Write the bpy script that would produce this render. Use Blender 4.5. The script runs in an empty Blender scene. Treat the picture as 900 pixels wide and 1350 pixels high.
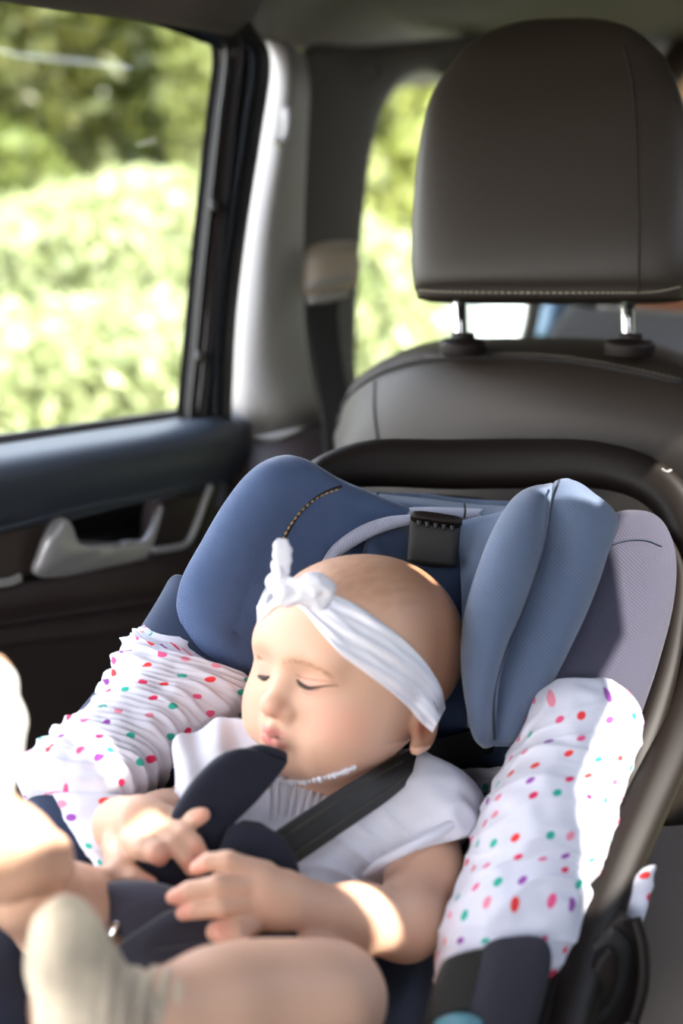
import bpy, bmesh, math, random
import numpy as np
from mathutils import Vector, Matrix
from mathutils.bvhtree import BVHTree
from mathutils import noise as mnoise
random.seed(7); np.random.seed(7)
SC = bpy.context.scene; COL = SC.collection
# ------------------------------------------------------------------ camera
FPX = 1750.0; PITCH = math.radians(13.4); CAM = Vector((0, 0, 1.20))
cd = bpy.data.cameras.new('camera'); cam = bpy.data.objects.new('camera', cd); COL.objects.link(cam)
cam.location = CAM; cam.rotation_euler = (math.radians(90) - PITCH, 0, 0)
cd.sensor_width = 36; cd.lens = FPX / 1350 * 36; cd.clip_start = .02; cd.clip_end = 200
cd.dof.use_dof = True; cd.dof.focus_distance = .94; cd.dof.aperture_fstop = 3.1
SC.camera = cam
# ------------------------------------------------------------------ sky, sun, exposure
w = bpy.data.worlds.new('sky'); SC.world = w; w.use_nodes = True
nt = w.node_tree; nt.nodes.clear()
wo = nt.nodes.new('ShaderNodeOutputWorld'); bg = nt.nodes.new('ShaderNodeBackground')
tc = nt.nodes.new('ShaderNodeTexCoord'); sx = nt.nodes.new('ShaderNodeSeparateXYZ'); rp = nt.nodes.new('ShaderNodeValToRGB')
nt.links.new(tc.outputs['Generated'], sx.inputs[0]); nt.links.new(sx.outputs['Z'], rp.inputs[0])
nt.links.new(rp.outputs[0], bg.inputs[0]); nt.links.new(bg.outputs[0], wo.inputs[0])
e = rp.color_ramp.elements
e[0].position = 0.0; e[0].color = (1.0, .965, .92, 1); e[1].position = .8; e[1].color = (.66, .77, 1.0, 1)
bg.inputs[1].default_value = 9.0
SUN_DIR = Vector((.62, -.30, .72)).normalized()      # towards the sun
sd = bpy.data.lights.new('sun', 'SUN'); sun = bpy.data.objects.new('sun', sd); COL.objects.link(sun)
sd.energy = 17; sd.angle = math.radians(.53); sd.color = (1, .93, .82)
sun.rotation_euler = SUN_DIR.to_track_quat('Z', 'Y').to_euler()
SC.view_settings.view_transform = 'Standard'; SC.view_settings.look = 'None'
SC.view_settings.gamma = 1; SC.view_settings.exposure = 0.0
SC.view_settings.use_curve_mapping = False
SC.cycles.max_bounces = 8
# ------------------------------------------------------------------ helpers
sp_, cp_ = math.sin(PITCH), math.cos(PITCH)
RIGHT = np.array([1., 0, 0]); UPV = np.array([0, sp_, cp_]); BACK = np.array([0, -cp_, sp_])
CAMN = np.array(CAM)
def C2W(v): return np.array([v[0]*RIGHT[i] + v[1]*UPV[i] + v[2]*BACK[i] for i in range(3)])
def P(x, y, d):
    return CAMN + RIGHT*((x-450)/FPX*d) - UPV*((y-675)/FPX*d) - BACK*d
def ray(x, y):
    v = P(x, y, 1) - CAMN; return v/np.linalg.norm(v)
def on_plane(x, y, p0, n):
    v = P(x, y, 1) - CAMN; return CAMN + v*(np.dot(p0-CAMN, n)/np.dot(v, n))

def mat(name, col, rough=.6, metal=0, bump=None, sheen=0, coat=0, sss=0, tint=None, weave=None, var=None, spec=.5, attr=None):
    m = bpy.data.materials.new(name); m.use_nodes = True; t = m.node_tree; b = t.nodes['Principled BSDF']
    b.inputs['Base Color'].default_value = (*col, 1); b.inputs['Roughness'].default_value = rough
    b.inputs['Metallic'].default_value = metal; b.inputs['Sheen Weight'].default_value = sheen
    b.inputs['Sheen Roughness'].default_value = .4
    b.inputs['Coat Weight'].default_value = coat; b.inputs['Specular IOR Level'].default_value = spec
    if sss:
        b.inputs['Subsurface Weight'].default_value = sss; b.inputs['Subsurface Radius'].default_value = (1, .35, .2)
        b.inputs['Subsurface Scale'].default_value = .006
    co = t.nodes.new('ShaderNodeTexCoord')
    src = None
    if attr:
        a = t.nodes.new('ShaderNodeAttribute'); a.attribute_name = attr; src = a.outputs['Color']
    if var:   # (scale, amount, colour2)
        n = t.nodes.new('ShaderNodeTexNoise'); n.inputs['Scale'].default_value = var[0]; n.inputs['Detail'].default_value = 4
        t.links.new(co.outputs['Object'], n.inputs['Vector'])
        mx = t.nodes.new('ShaderNodeMix'); mx.data_type = 'RGBA'
        mr = t.nodes.new('ShaderNodeMapRange'); mr.inputs[1].default_value = .35; mr.inputs[2].default_value = .65; mr.inputs[4].default_value = var[1]
        t.links.new(n.outputs['Fac'], mr.inputs[0]); t.links.new(mr.outputs[0], mx.inputs[0])
        if src: t.links.new(src, mx.inputs[6])
        else: mx.inputs[6].default_value = (*col, 1)
        mx.inputs[7].default_value = (*var[2], 1); src = mx.outputs[2]
    hs = []
    if weave:  # (scale, strength) twill from two crossing waves, on the mesh's own coordinates
        for k, ax in enumerate(('X', 'DIAGONAL')):
            wv = t.nodes.new('ShaderNodeTexWave'); wv.inputs['Scale'].default_value = weave[0]*(1, .8)[k]
            wv.bands_direction = ax; wv.inputs['Distortion'].default_value = .6; wv.inputs['Detail Scale'].default_value = 4
            t.links.new(co.outputs['UV'], wv.inputs['Vector']); hs.append(wv.outputs['Fac'])
        ad = t.nodes.new('ShaderNodeMath'); ad.operation = 'ADD'
        t.links.new(hs[0], ad.inputs[0]); t.links.new(hs[1], ad.inputs[1])
        bp = t.nodes.new('ShaderNodeBump'); bp.inputs['Strength'].default_value = weave[1]; bp.inputs['Distance'].default_value = .0006
        t.links.new(ad.outputs[0], bp.inputs['Height']); t.links.new(bp.outputs[0], b.inputs['Normal'])
        # thread colour: warp and weft differ a little
        mx = t.nodes.new('ShaderNodeMix'); mx.data_type = 'RGBA'
        if src: t.links.new(src, mx.inputs[6])
        else: mx.inputs[6].default_value = (*col, 1)
        mx.inputs[7].default_value = (*[min(1, c*1.9+.02) for c in col], 1)
        mm = t.nodes.new('ShaderNodeMath'); mm.operation = 'MULTIPLY'; mm.inputs[1].default_value = .16
        t.links.new(ad.outputs[0], mm.inputs[0]); t.links.new(mm.outputs[0], mx.inputs[0]); src = mx.outputs[2]
    elif bump:  # (scale, strength, distance)
        n = t.nodes.new('ShaderNodeTexNoise'); n.inputs['Scale'].default_value = bump[0]; n.inputs['Detail'].default_value = 3
        t.links.new(co.outputs['Object'], n.inputs['Vector'])
        bp = t.nodes.new('ShaderNodeBump'); bp.inputs['Strength'].default_value = bump[1]; bp.inputs['Distance'].default_value = bump[2]
        t.links.new(n.outputs['Fac'], bp.inputs['Height']); t.links.new(bp.outputs[0], b.inputs['Normal'])
    if src: t.links.new(src, b.inputs['Base Color'])
    return m
def dot_mat():
    m = mat('muslin_dots', (.86, .83, .88), rough=.9, sheen=.2, spec=.2); t = m.node_tree; b = t.nodes['Principled BSDF']
    uv = t.nodes.new('ShaderNodeTexCoord')
    vo = t.nodes.new('ShaderNodeTexVoronoi'); vo.voronoi_dimensions = '2D'; vo.inputs['Scale'].default_value = 60; vo.inputs['Randomness'].default_value = .55
    t.links.new(uv.outputs['UV'], vo.inputs['Vector'])
    mr = t.nodes.new('ShaderNodeMapRange'); mr.inputs[1].default_value = .145; mr.inputs[2].default_value = .17; mr.inputs[3].default_value = 1; mr.inputs[4].default_value = 0
    t.links.new(vo.outputs['Distance'], mr.inputs[0])
    sp = t.nodes.new('ShaderNodeSeparateColor'); t.links.new(vo.outputs['Color'], sp.inputs[0])
    cr = t.nodes.new('ShaderNodeValToRGB'); cr.color_ramp.interpolation = 'CONSTANT'
    cs = [(0, (.72, .03, .12)), (.22, (.75, .10, .25)), (.42, (.03, .40, .30)), (.58, (.28, .07, .35)), (.74, (.80, .05, .05)), (.88, (.75, .25, .35))]
    while len(cr.color_ramp.elements) < len(cs): cr.color_ramp.elements.new(.5)
    for el, (p, c) in zip(cr.color_ramp.elements, cs): el.position = p; el.color = (*c, 1)
    t.links.new(sp.outputs[0], cr.inputs[0])
    mx = t.nodes.new('ShaderNodeMix'); mx.data_type = 'RGBA'; mx.inputs[6].default_value = (.67, .67, .76, 1)
    t.links.new(mr.outputs[0], mx.inputs[0]); t.links.new(cr.outputs[0], mx.inputs[7]); t.links.new(mx.outputs[2], b.inputs['Base Color'])
    n = t.nodes.new('ShaderNodeTexNoise'); n.inputs['Scale'].default_value = 900; bp = t.nodes.new('ShaderNodeBump')
    bp.inputs['Strength'].default_value = .35; bp.inputs['Distance'].default_value = .0006
    t.links.new(uv.outputs['UV'], n.inputs['Vector']); t.links.new(n.outputs['Fac'], bp.inputs['Height']); t.links.new(bp.outputs[0], b.inputs['Normal'])
    return m
def glass_mat(name, tint, refl=.06):
    m = bpy.data.materials.new(name); m.use_nodes = True; t = m.node_tree; t.nodes.clear()
    o = t.nodes.new('ShaderNodeOutputMaterial'); mx = t.nodes.new('ShaderNodeMixShader'); tr = t.nodes.new('ShaderNodeBsdfTransparent'); gl = t.nodes.new('ShaderNodeBsdfGlossy')
    tr.inputs[0].default_value = (*tint, 1); gl.inputs['Roughness'].default_value = .02; mx.inputs[0].default_value = refl
    t.links.new(tr.outputs[0], mx.inputs[1]); t.links.new(gl.outputs[0], mx.inputs[2]); t.links.new(mx.outputs[0], o.inputs[0]); return m

M = dict(
 liner=mat('headliner', (.070, .053, .046), .95, bump=(900, .25, .001)),
 trim_white=mat('pillar_plastic', (.24, .225, .21), .55, bump=(1500, .12, .0005)),
 trim_grey=mat('quarter_trim', (.042, .033, .028), .8, bump=(1500, .15, .0005)),
 door=mat('door_plastic', (.034, .042, .058), .5, bump=(1400, .2, .0006)),
 door_lower=mat('door_lower', (.030, .019, .018), .6, bump=(1400, .2, .0006)),
 insert=mat('door_insert', (.045, .032, .026), .55, bump=(1200, .2, .0006)),
 rubber=mat('rubber', (.012, .010, .010), .5),
 maroon=mat('car_paint', (.022, .008, .009), .3, coat=.5),
 chrome=mat('satin_chrome', (.50, .49, .50), .42, metal=.55),
 steel=mat('polished_steel', (.8, .8, .8), .12, metal=1),
 seat=mat('seat_leather', (.021, .0150, .0105), .52, bump=(700, .25, .0007)),
 seat2=mat('seat_cloth', (.20, .165, .14), .85, bump=(1500, .4, .0008)),
 seamb=mat('blue_seam', (.018, .026, .05), .8),
 seam=mat('seam_thread', (.008, .006, .005), .8),
 stitch=mat('stitch_thread', (.30, .26, .21), .8),
 black=mat('carrier_plastic', (.009, .0062, .005), .50, spec=.2, bump=(1100, .12, .0004)),
 blackm=mat('matte_black', (.006, .005, .005), .6),
 web=mat('webbing', (.010, .009, .008), .55, bump=(900, .3, .0006)),
 denim=mat('blue_denim', (.036, .066, .145), .85, sheen=.22, weave=(300, .30), var=(55, .5, (.055, .085, .17))),
 denim2=mat('dusty_blue_twill', (.085, .118, .19), .88, sheen=.3, weave=(300, .42)),
 navy=mat('navy_knit', (.011, .024, .060), .85, sheen=.15, weave=(420, .2)),
 bolster=mat('slate_twill', (.034, .033, .057), .88, sheen=.15, weave=(300, .45)),
 greylin=mat('pale_grey_liner', (.30, .31, .40), .9, sheen=.3, weave=(300, .4)),
 pad=mat('dark_pad', (.007, .0085, .021), .9, sheen=.12, bump=(1600, .35, .0007)),
 shirt=mat('white_jersey', (.70, .70, .77), .9, sheen=.2, bump=(1400, .3, .0006), spec=.2),
 band=mat('white_band', (.78, .78, .84), .9, sheen=.15, bump=(900, .3, .0006), spec=.2),
 sock=mat('cream_sock', (.82, .70, .50), .95, sheen=.3, bump=(500, .6, .0015), var=(26, .8, (.34, .28, .22))),
 sockw=mat('white_sock', (.85, .84, .82), .95, sheen=.4, bump=(400, .7, .002)),
 skin=mat('skin', (.7, .45, .33), .48, sss=.13, bump=(420, .08, .0006), attr='tint', spec=.35),
 fuzz=mat('downy_fuzz', (.42, .24, .14), .7),
 lash=mat('lash', (.035, .016, .010), .6),
 brow=mat('fine_brown_hair', (.34, .16, .08), .7),
 crease=mat('skin_crease', (.42, .17, .11), .6),
 hair=mat('dark_brown_hair', (.020, .010, .007), .5),
 beige=mat('beige_plastic', (.33, .27, .20), .5),
 parcel=mat('parcel_cloth', (.15, .15, .17), .9, bump=(900, .3, .001)),
 tan=mat('tan_leather', (.42, .17, .09), .5),
 teal=mat('teal_plastic', (.10, .25, .30), .4),
 glass=glass_mat('door_glass', (.97, .99, .98), .03),
 glass2=glass_mat('quarter_glass', (.95, .98, .95), .03),
 dots=dot_mat(),
)
def tag(o, label=None, cat=None, group=None, kind=None):
    if label: o['label'] = label
    if cat: o['category'] = cat
    if group: o['group'] = group
    if kind: o['kind'] = kind
    return o
def thing(name, label, cat, loc, group=None):
    o = bpy.data.objects.new(name, None); COL.objects.link(o); o.location = Vector(loc); o.empty_display_size = .02
    return tag(o, label, cat, group)
def wloc(o):
    v = Vector((0, 0, 0))
    while o is not None: v += o.location; o = o.parent
    return v
def mk(name, verts, faces, m, parent=None, label=None, kind=None, uv=None, smooth=True, cols=None):
    verts = np.asarray(verts, float)
    me = bpy.data.meshes.new(name)
    if parent is not None: verts = verts - np.array(wloc(parent)); off = None
    else: off = verts.mean(0); off[2] = verts[:, 2].min(); verts = verts - off
    me.from_pydata(verts.tolist(), [], [list(map(int, f)) for f in faces] if not isinstance(faces, np.ndarray) else faces.tolist())
    if uv is not None:
        ul = me.uv_layers.new(name='UVMap'); li = np.empty(len(me.loops), np.int32); me.loops.foreach_get('vertex_index', li)
        ul.data.foreach_set('uv', np.asarray(uv, np.float32)[li].ravel())
    if smooth: me.polygons.foreach_set('use_smooth', [True]*len(me.polygons))
    if cols is not None:
        a = me.color_attributes.new('tint', 'FLOAT_COLOR', 'POINT'); a.data.foreach_set('color', np.asarray(cols, np.float32).ravel())
    me.materials.append(M[m] if isinstance(m, str) else m)
    me.validate(); me.update()
    o = bpy.data.objects.new(name, me); COL.objects.link(o)
    if parent is not None: o.parent = parent
    else: o.location = Vector(off)
    if label: o['label'] = label
    if kind: o['kind'] = kind
    return o
def cr(pts, n, closed=False):
    """Catmull-Rom through pts (k,dim) -> n samples"""
    p = np.asarray(pts, float); k = len(p)
    if k == 2 and not closed:
        t = np.linspace(0, 1, n)[:, None]; return p[0]*(1-t) + p[1]*t
    if closed: ext = np.vstack([p[-1], p, p[0], p[1]]); seg = k; ts = np.linspace(0, seg, n, endpoint=False)
    else: ext = np.vstack([2*p[0]-p[1], p, 2*p[-1]-p[-2]]); seg = k-1; ts = np.linspace(0, seg, n)
    i = np.minimum(ts.astype(int), seg-1); f = (ts-i)[:, None]
    a, b, c, d = ext[i], ext[i+1], ext[i+2], ext[i+3]
    return .5*((2*b) + (c-a)*f + (2*a-5*b+4*c-d)*f*f + (3*b-a-3*c+d)*f**3)
def PP(pts): return np.array([P(*q) for q in pts])
def grid_faces(nu, nv, closed_v=False):
    i = np.arange(nu-1)[:, None]; j = np.arange(nv if closed_v else nv-1)[None, :]; j2 = (j+1) % nv
    a = i*nv+j; b = i*nv+j2; c = (i+1)*nv+j2; d = (i+1)*nv+j
    return np.stack([a+0*d, b+0*d, c+0*d, d+0*a], -1).reshape(-1, 4)
def loft(name, secs, m, parent=None, n=48, ns=40, ex=2.4, caps=.0, disp=None, label=None, kind=None, uvs=1.0, tdir=None):
    """secs: list of (Lpix, Rpix, thick_m) with L/R=(x,y,d). Superellipse sections. Round ends."""
    L = PP([s[0] for s in secs]); R = PP([s[1] for s in secs]); T = np.array([[s[2]] for s in secs], float)
    Ls, Rs, Ts = cr(L, n), cr(R, n), cr(T, n)
    Cc = (Ls+Rs)/2; W = (Rs-Ls)/2
    tan = np.gradient(Cc, axis=0); tan /= np.linalg.norm(tan, axis=1)[:, None]
    N = np.cross(W, tan); N /= np.linalg.norm(N, axis=1)[:, None]
    toc = CAMN - Cc; sg = np.sign((N*toc).sum(1)); N *= sg[:, None]
    seglen = np.r_[0, np.cumsum(np.linalg.norm(np.diff(Cc, axis=0), axis=1))]; tot = seglen[-1]
    sc = np.ones(n)
    if caps > 0:
        dd = np.minimum(seglen, tot-seglen); q = np.clip(dd/caps, 0, 1); sc = np.sqrt(np.clip(1-(1-q)**2, 0.0004, 1))
    elif isinstance(caps, tuple): pass
    th = np.linspace(0, 2*math.pi, ns, endpoint=False)
    cx = np.sign(np.cos(th))*np.abs(np.cos(th))**(2/ex); cy = np.sign(np.sin(th))*np.abs(np.sin(th))**(2/ex)
    V = Cc[:, None, :] + W[:, None, :]*(cx[None, :, None]*sc[:, None, None]) + N[:, None, :]*(cy[None, :, None]*(Ts/2*sc[:, None])[:, :, None])
    per = np.cumsum(np.r_[0, np.hypot(np.diff(cx)*np.linalg.norm(W, axis=1).mean(), np.diff(cy)*Ts.mean()/2)])
    U = np.zeros((n, ns, 2)); U[:, :, 0] = per[None, :]*uvs; U[:, :, 1] = seglen[:, None]*uvs
    if disp:
        nrm = V-Cc[:, None, :]; nrm /= np.linalg.norm(nrm, axis=2)[:, :, None]+1e-9
        dval = disp(U[:, :, 0], U[:, :, 1]/max(tot, 1e-6), V)*sc[:, None]; V = V+nrm*dval[:, :, None]
    V = V.reshape(-1, 3); F = grid_faces(n, ns, True).tolist(); k = len(V)
    V = np.vstack([V, Cc[0], Cc[-1]]); UU = np.vstack([U.reshape(-1, 2), [0, 0], [0, tot]])
    for j in range(ns):
        F.append([k, (j+1) % ns, j]); F.append([k+1, (n-1)*ns+j, (n-1)*ns+(j+1) % ns])
    o = mk(name, V, F, m, parent, label, kind, UU); fixn(o); return o
def fixn(o):
    bm = bmesh.new(); bm.from_mesh(o.data); bmesh.ops.remove_doubles(bm, verts=bm.verts, dist=1e-7); bmesh.ops.recalc_face_normals(bm, faces=bm.faces); bm.to_mesh(o.data); bm.free()
def pillow(name, outline, m, parent=None, front=.02, back=.02, center=None, n=96, rings=14, exf=.5, label=None, disp=None, spine=None):
    O = cr(PP(outline), n, True)
    c = O.mean(0) if center is None else P(*center)
    if spine is not None:
        S = cr(PP(spine), 60); dd = ((O[:, None]-S[None])**2).sum(2); Cn = S[dd.argmin(1)]
        for _ in range(6): Cn = (np.roll(Cn, 1, 0)+Cn*2+np.roll(Cn, -1, 0))/4
    else: Cn = np.repeat(c[None], n, 0)
    A = np.zeros(3)
    for i in range(n): A += np.cross(O[i]-O.mean(0), O[(i+1) % n]-O.mean(0))
    nn = A/np.linalg.norm(A)
    if np.dot(nn, CAMN-O.mean(0)) < 0: nn = -nn
    V = [O]; Vb = []
    for r in range(1, rings+1):
        t = 1-r/rings; base = Cn+(O-Cn)*t
        h = (1-t**2)**exf
        V.append(base+nn*front*h); Vb.append(base-nn*back*h)
    rows = list(reversed(Vb))+V
    V = np.concatenate(rows); F = grid_faces(len(rows), n, True).tolist()
    if disp is not None: V = V+nn[None]*disp(V)[:, None]
    e1 = np.cross(nn, [0, 0, 1.]); e1 /= np.linalg.norm(e1); e2 = np.cross(nn, e1)
    uv = np.c_[(V-c)@e1, (V-c)@e2]
    if spine is None:
        k = len(V); V = np.vstack([V]); 
    F.append(list(range(n))); F.append(list(range(len(V)-n, len(V))))
    o = mk(name, V, F, m, parent, label, None, uv); fixn(o); return o
def patch(name, rows, m, parent=None, nu=40, nv=60, thick=.004, label=None, kind=None, world=False, disp=None):
    G = np.array([[q if world else P(*q) for q in r] for r in rows])
    A = np.array([cr(G[i], nv) for i in range(len(G))])
    B = np.stack([cr(A[:, j], nu) for j in range(nv)], 1)
    du = np.gradient(B, axis=0); dv = np.gradient(B, axis=1); N = np.cross(du, dv); N /= np.linalg.norm(N, axis=2)[:, :, None]+1e-12
    s = np.sign(((CAMN-B)*N).sum(2).mean()); N = N*s
    if disp: B = B+N*disp(B)[:, :, None]
    uv = np.zeros((nu, nv, 2)); uv[:, :, 1] = np.cumsum(np.linalg.norm(du, axis=2), 0); uv[:, :, 0] = np.cumsum(np.linalg.norm(dv, axis=2), 1)
    F = grid_faces(nu, nv); V = B.reshape(-1, 3); Vb = (B-N*thick).reshape(-1, 3); k = len(V)
    fs = F.tolist()+[[q+k for q in reversed(f)] for f in F.tolist()]
    bd = [i*nv for i in range(nu)]+[(nu-1)*nv+j for j in range(1, nv)]+[i*nv+nv-1 for i in range(nu-2, -1, -1)]+[j for j in range(nv-2, 0, -1)]
    for i in range(len(bd)):
        a, b = bd[i], bd[(i+1) % len(bd)]; fs.append([a, b, b+k, a+k])
    o = mk(name, np.vstack([V, Vb]), fs, m, parent, label, kind, np.vstack([uv.reshape(-1, 2)]*2)); fixn(o); return o
def tube(name, pts, r, m, parent=None, ns=10, n=None, closed=False, label=None, world=True, kind=None):
    p = np.asarray(pts, float) if world else PP(pts)
    n = n or max(8, len(p)*6); c = cr(p, n, closed)
    rr = np.full(n, r) if np.isscalar(r) else cr(np.array(r, float)[:, None], n, closed)[:, 0]
    tg = (np.roll(c, -1, 0)-np.roll(c, 1, 0)) if closed else np.gradient(c, axis=0)
    tg /= np.linalg.norm(tg, axis=1)[:, None]+1e-12
    a = np.cross(tg, [.31, .2, .93]); a /= np.linalg.norm(a, axis=1)[:, None]; b = np.cross(tg, a)
    th = np.linspace(0, 2*math.pi, ns, endpoint=False)
    V = (c[:, None]+rr[:, None, None]*(a[:, None]*np.cos(th)[None, :, None]+b[:, None]*np.sin(th)[None, :, None])).reshape(-1, 3)
    F = grid_faces(n, ns, True).tolist()
    if closed: F += [[(n-1)*ns+j, (n-1)*ns+(j+1) % ns, (j+1) % ns, j] for j in range(ns)]
    else: F += [list(range(ns)), list(range((n-1)*ns, n*ns))]
    o = mk(name, V, F, m, parent, label, kind); fixn(o); return o
def ringpatch(name, inner, outer, m, parent=None, n=120, rings=8, reveal=None, label=None, kind=None, bulge=0.0, world=False, nose=.004):
    a = cr(np.asarray(inner) if world else PP(inner), n, True); b = cr(np.asarray(outer) if world else PP(outer), n, True)
    rows = []
    out = a.mean(0)-CAMN; out /= np.linalg.norm(out)
    if reveal: rows += [a+out*reveal, a+out*reveal*.3]
    for r in range(rings+1):
        t = r/rings; q = a*(1-t)+b*t - out*bulge*math.sin(math.pi*t)**.7; rows.append(q)
    V = np.concatenate(rows); F = grid_faces(len(rows), n, True)
    o = mk(name, V, F, m, parent, label, kind); 
    md = o.modifiers.new('s', 'SOLIDIFY'); md.thickness = nose; md.offset = 0
    return o
_bvh = {}
def bvh(o):
    if o.name not in _bvh:
        me = o.data; off = wloc(o); _bvh[o.name] = BVHTree.FromPolygons([v.co+off for v in me.vertices], [list(p.vertices) for p in me.polygons])
    return _bvh[o.name]
def hit(objs, x, y, lift=0.0):
    r = ray(x, y); best = None
    for o in (objs if isinstance(objs, (list, tuple)) else [objs]):
        h = bvh(o).ray_cast(Vector(CAM), Vector(r))
        if h[0] is not None and (best is None or h[3] < best[1]): best = (np.array(h[0]), h[3])
    return None if best is None else best[0]-r*lift
def seam(name, objs, pix, r, m, parent, lift=0.0, n=40, label=None):
    px = cr(np.array(pix, float), n); pts = [hit(objs, *q, lift=lift) for q in px]; pts = [p for p in pts if p is not None]
    if len(pts) < 3: return None
    for _ in range(2): pts = [pts[0]]+[(pts[i-1]+2*pts[i]+pts[i+1])/4 for i in range(1, len(pts)-1)]+[pts[-1]]
    return tube(name, pts, r, m, parent, n=len(pts), ns=6, label=label)
def stitches(name, objs, pix, m, parent, n=40, r=.0006, lift=.0006, duty=.6):
    px = cr(np.array(pix, float), n*4+1); pts = [hit(objs, *q, lift=lift) for q in px]; V = []; F = []
    for i in range(n):
        a, b = pts[i*4], pts[i*4+int(4*duty+.6)]
        if a is None or b is None: continue
        t = b-a; L = np.linalg.norm(t)
        if L > .02 or L < 1e-6: continue
        u = np.cross(t/L, [.3, .9, .2]); u /= np.linalg.norm(u); v = np.cross(t/L, u); k = len(V)
        for s, rad in ((0, .5), (.5, 1), (1, .5)):
            for q in range(6):
                an = q*math.pi/3; V.append(a+t*s+(u*math.cos(an)+v*math.sin(an))*r*rad)
        for q in range(6):
            q2 = (q+1) % 6; F += [[k+q, k+q2, k+6+q2, k+6+q], [k+6+q, k+6+q2, k+12+q2, k+12+q]]
        F += [[k+5-q for q in range(6)], [k+12+q for q in range(6)]]
    if V: return mk(name, V, F, m, parent, kind='stuff')
# ------------------------------------------------------------------ signed distance fields -> surface nets
class Field:
    def __init__(s, lo, hi, h):
        s.lo = np.array(lo, np.float32); s.h = h; s.n = np.ceil((np.array(hi)-s.lo)/h).astype(int)+1
        s.F = np.full(s.n, .05, np.float32)
    def sub(s, lo, hi, pad):
        a = np.clip(((lo-pad-s.lo)/s.h).astype(int), 0, s.n); b = np.clip(((hi+pad-s.lo)/s.h).astype(int)+2, 0, s.n)
        if (b <= a).any(): return None, None
        ax = [s.lo[i]+s.h*np.arange(a[i], b[i], dtype=np.float32) for i in range(3)]
        sl = tuple(slice(a[i], b[i]) for i in range(3))
        return sl, (ax[0][:, None, None], ax[1][None, :, None], ax[2][None, None, :])
    def comb(s, sl, d, k, op):
        f = s.F[sl]
        if op == 'add':
            if k > 0:
                h = np.clip(.5+.5*(f-d)/k, 0, 1); s.F[sl] = f*(1-h)+d*h-k*h*(1-h)
            else: s.F[sl] = np.minimum(f, d)
        else:
            d = -d
            if k > 0:
                h = np.clip(.5-.5*(f-d)/k, 0, 1); s.F[sl] = f*(1-h)+d*h+k*h*(1-h)
            else: s.F[sl] = np.maximum(f, d)
    def cone(s, a, b, ra, rb, k=.008, op='add'):
        a = np.array(a, np.float32); b = np.array(b, np.float32); R = max(ra, rb)
        sl, X = s.sub(np.minimum(a, b)-R, np.maximum(a, b)+R, k+.008)
        if sl is None: return
        ba = b-a; L2 = float(ba@ba)+1e-12
        p = [X[i]-a[i] for i in range(3)]
        t = np.clip((p[0]*ba[0]+p[1]*ba[1]+p[2]*ba[2])/L2, 0, 1)
        d = np.sqrt((p[0]-t*ba[0])**2+(p[1]-t*ba[1])**2+(p[2]-t*ba[2])**2)-(ra+(rb-ra)*t)
        s.comb(sl, d, k, op)
    def ell(s, c, ax, r, k=.008, op='add'):
        """ax: 3x3 rows unit axes, r radii"""
        c = np.array(c, np.float32); R = max(r); sl, X = s.sub(c-R, c+R, k+.008)
        if sl is None: return
        p = [X[i]-c[i] for i in range(3)]; q = [p[0]*ax[i][0]+p[1]*ax[i][1]+p[2]*ax[i][2] for i in range(3)]
        k0 = np.sqrt(sum((q[i]/r[i])**2 for i in range(3))); k1 = np.sqrt(sum((q[i]/r[i]**2)**2 for i in range(3)))+1e-6
        s.comb(sl, k0*(k0-1)/k1, k, op)
    def chain(s, pts, k=.008, op='add', grow=0.0):
        """pts (px,py,d,rpx)"""
        q = [(P(x, y, d), r*d/FPX+grow) for x, y, d, r in pts]
        for (a, ra), (b, rb) in zip(q, q[1:]): s.cone(a, b, ra, rb, k, op)
    def mesh(s):
        F = s.F; S = F < 0; nx, ny, nz = F.shape
        cnt = np.zeros((nx-1, ny-1, nz-1), np.int8)
        for i in (0, 1):
            for j in (0, 1):
                for k in (0, 1): cnt += S[i:nx-1+i, j:ny-1+j, k:nz-1+k]
        act = (cnt > 0) & (cnt < 8); I = np.argwhere(act); idx = np.full(act.shape, -1, np.int32); idx[act] = np.arange(len(I))
        acc = np.zeros((len(I), 3)); num = np.zeros(len(I))
        cs = [(i, j, k) for i in (0, 1) for j in (0, 1) for k in (0, 1)]
        for a in cs:
            for ax in range(3):
                if a[ax] == 1: continue
                b = list(a); b[ax] = 1
                fa = F[I[:, 0]+a[0], I[:, 1]+a[1], I[:, 2]+a[2]]; fb = F[I[:, 0]+b[0], I[:, 1]+b[1], I[:, 2]+b[2]]
                c = (fa < 0) != (fb < 0); t = np.where(c, fa/np.where(c, fa-fb, 1), 0)
                pos = np.tile(np.array(a, float), (len(I), 1)); pos[:, ax] += t
                acc += pos*c[:, None]; num += c
        V = (acc/num[:, None]+I)*s.h+s.lo
        faces = []
        for ax in range(3):
            o = [0, 0, 0]; o[ax] = 1
            A = S[:nx-o[0], :ny-o[1], :nz-o[2]]; B = S[o[0]:, o[1]:, o[2]:]
            for flip in (0, 1):
                E = np.argwhere((A & ~B) if not flip else (~A & B)); u, v = (ax+1) % 3, (ax+2) % 3
                ok = (E[:, u] > 0) & (E[:, v] > 0) & (E[:, u] < F.shape[u]-1) & (E[:, v] < F.shape[v]-1); E = E[ok]
                def g(du, dv):
                    Q = E.copy(); Q[:, u] -= du; Q[:, v] -= dv; return idx[Q[:, 0], Q[:, 1], Q[:, 2]]
                f = np.stack([g(0, 0), g(1, 0), g(1, 1), g(0, 1)], 1)
                if flip: f = f[:, ::-1]
                faces.append(f)
        return V, np.concatenate(faces)
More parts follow.
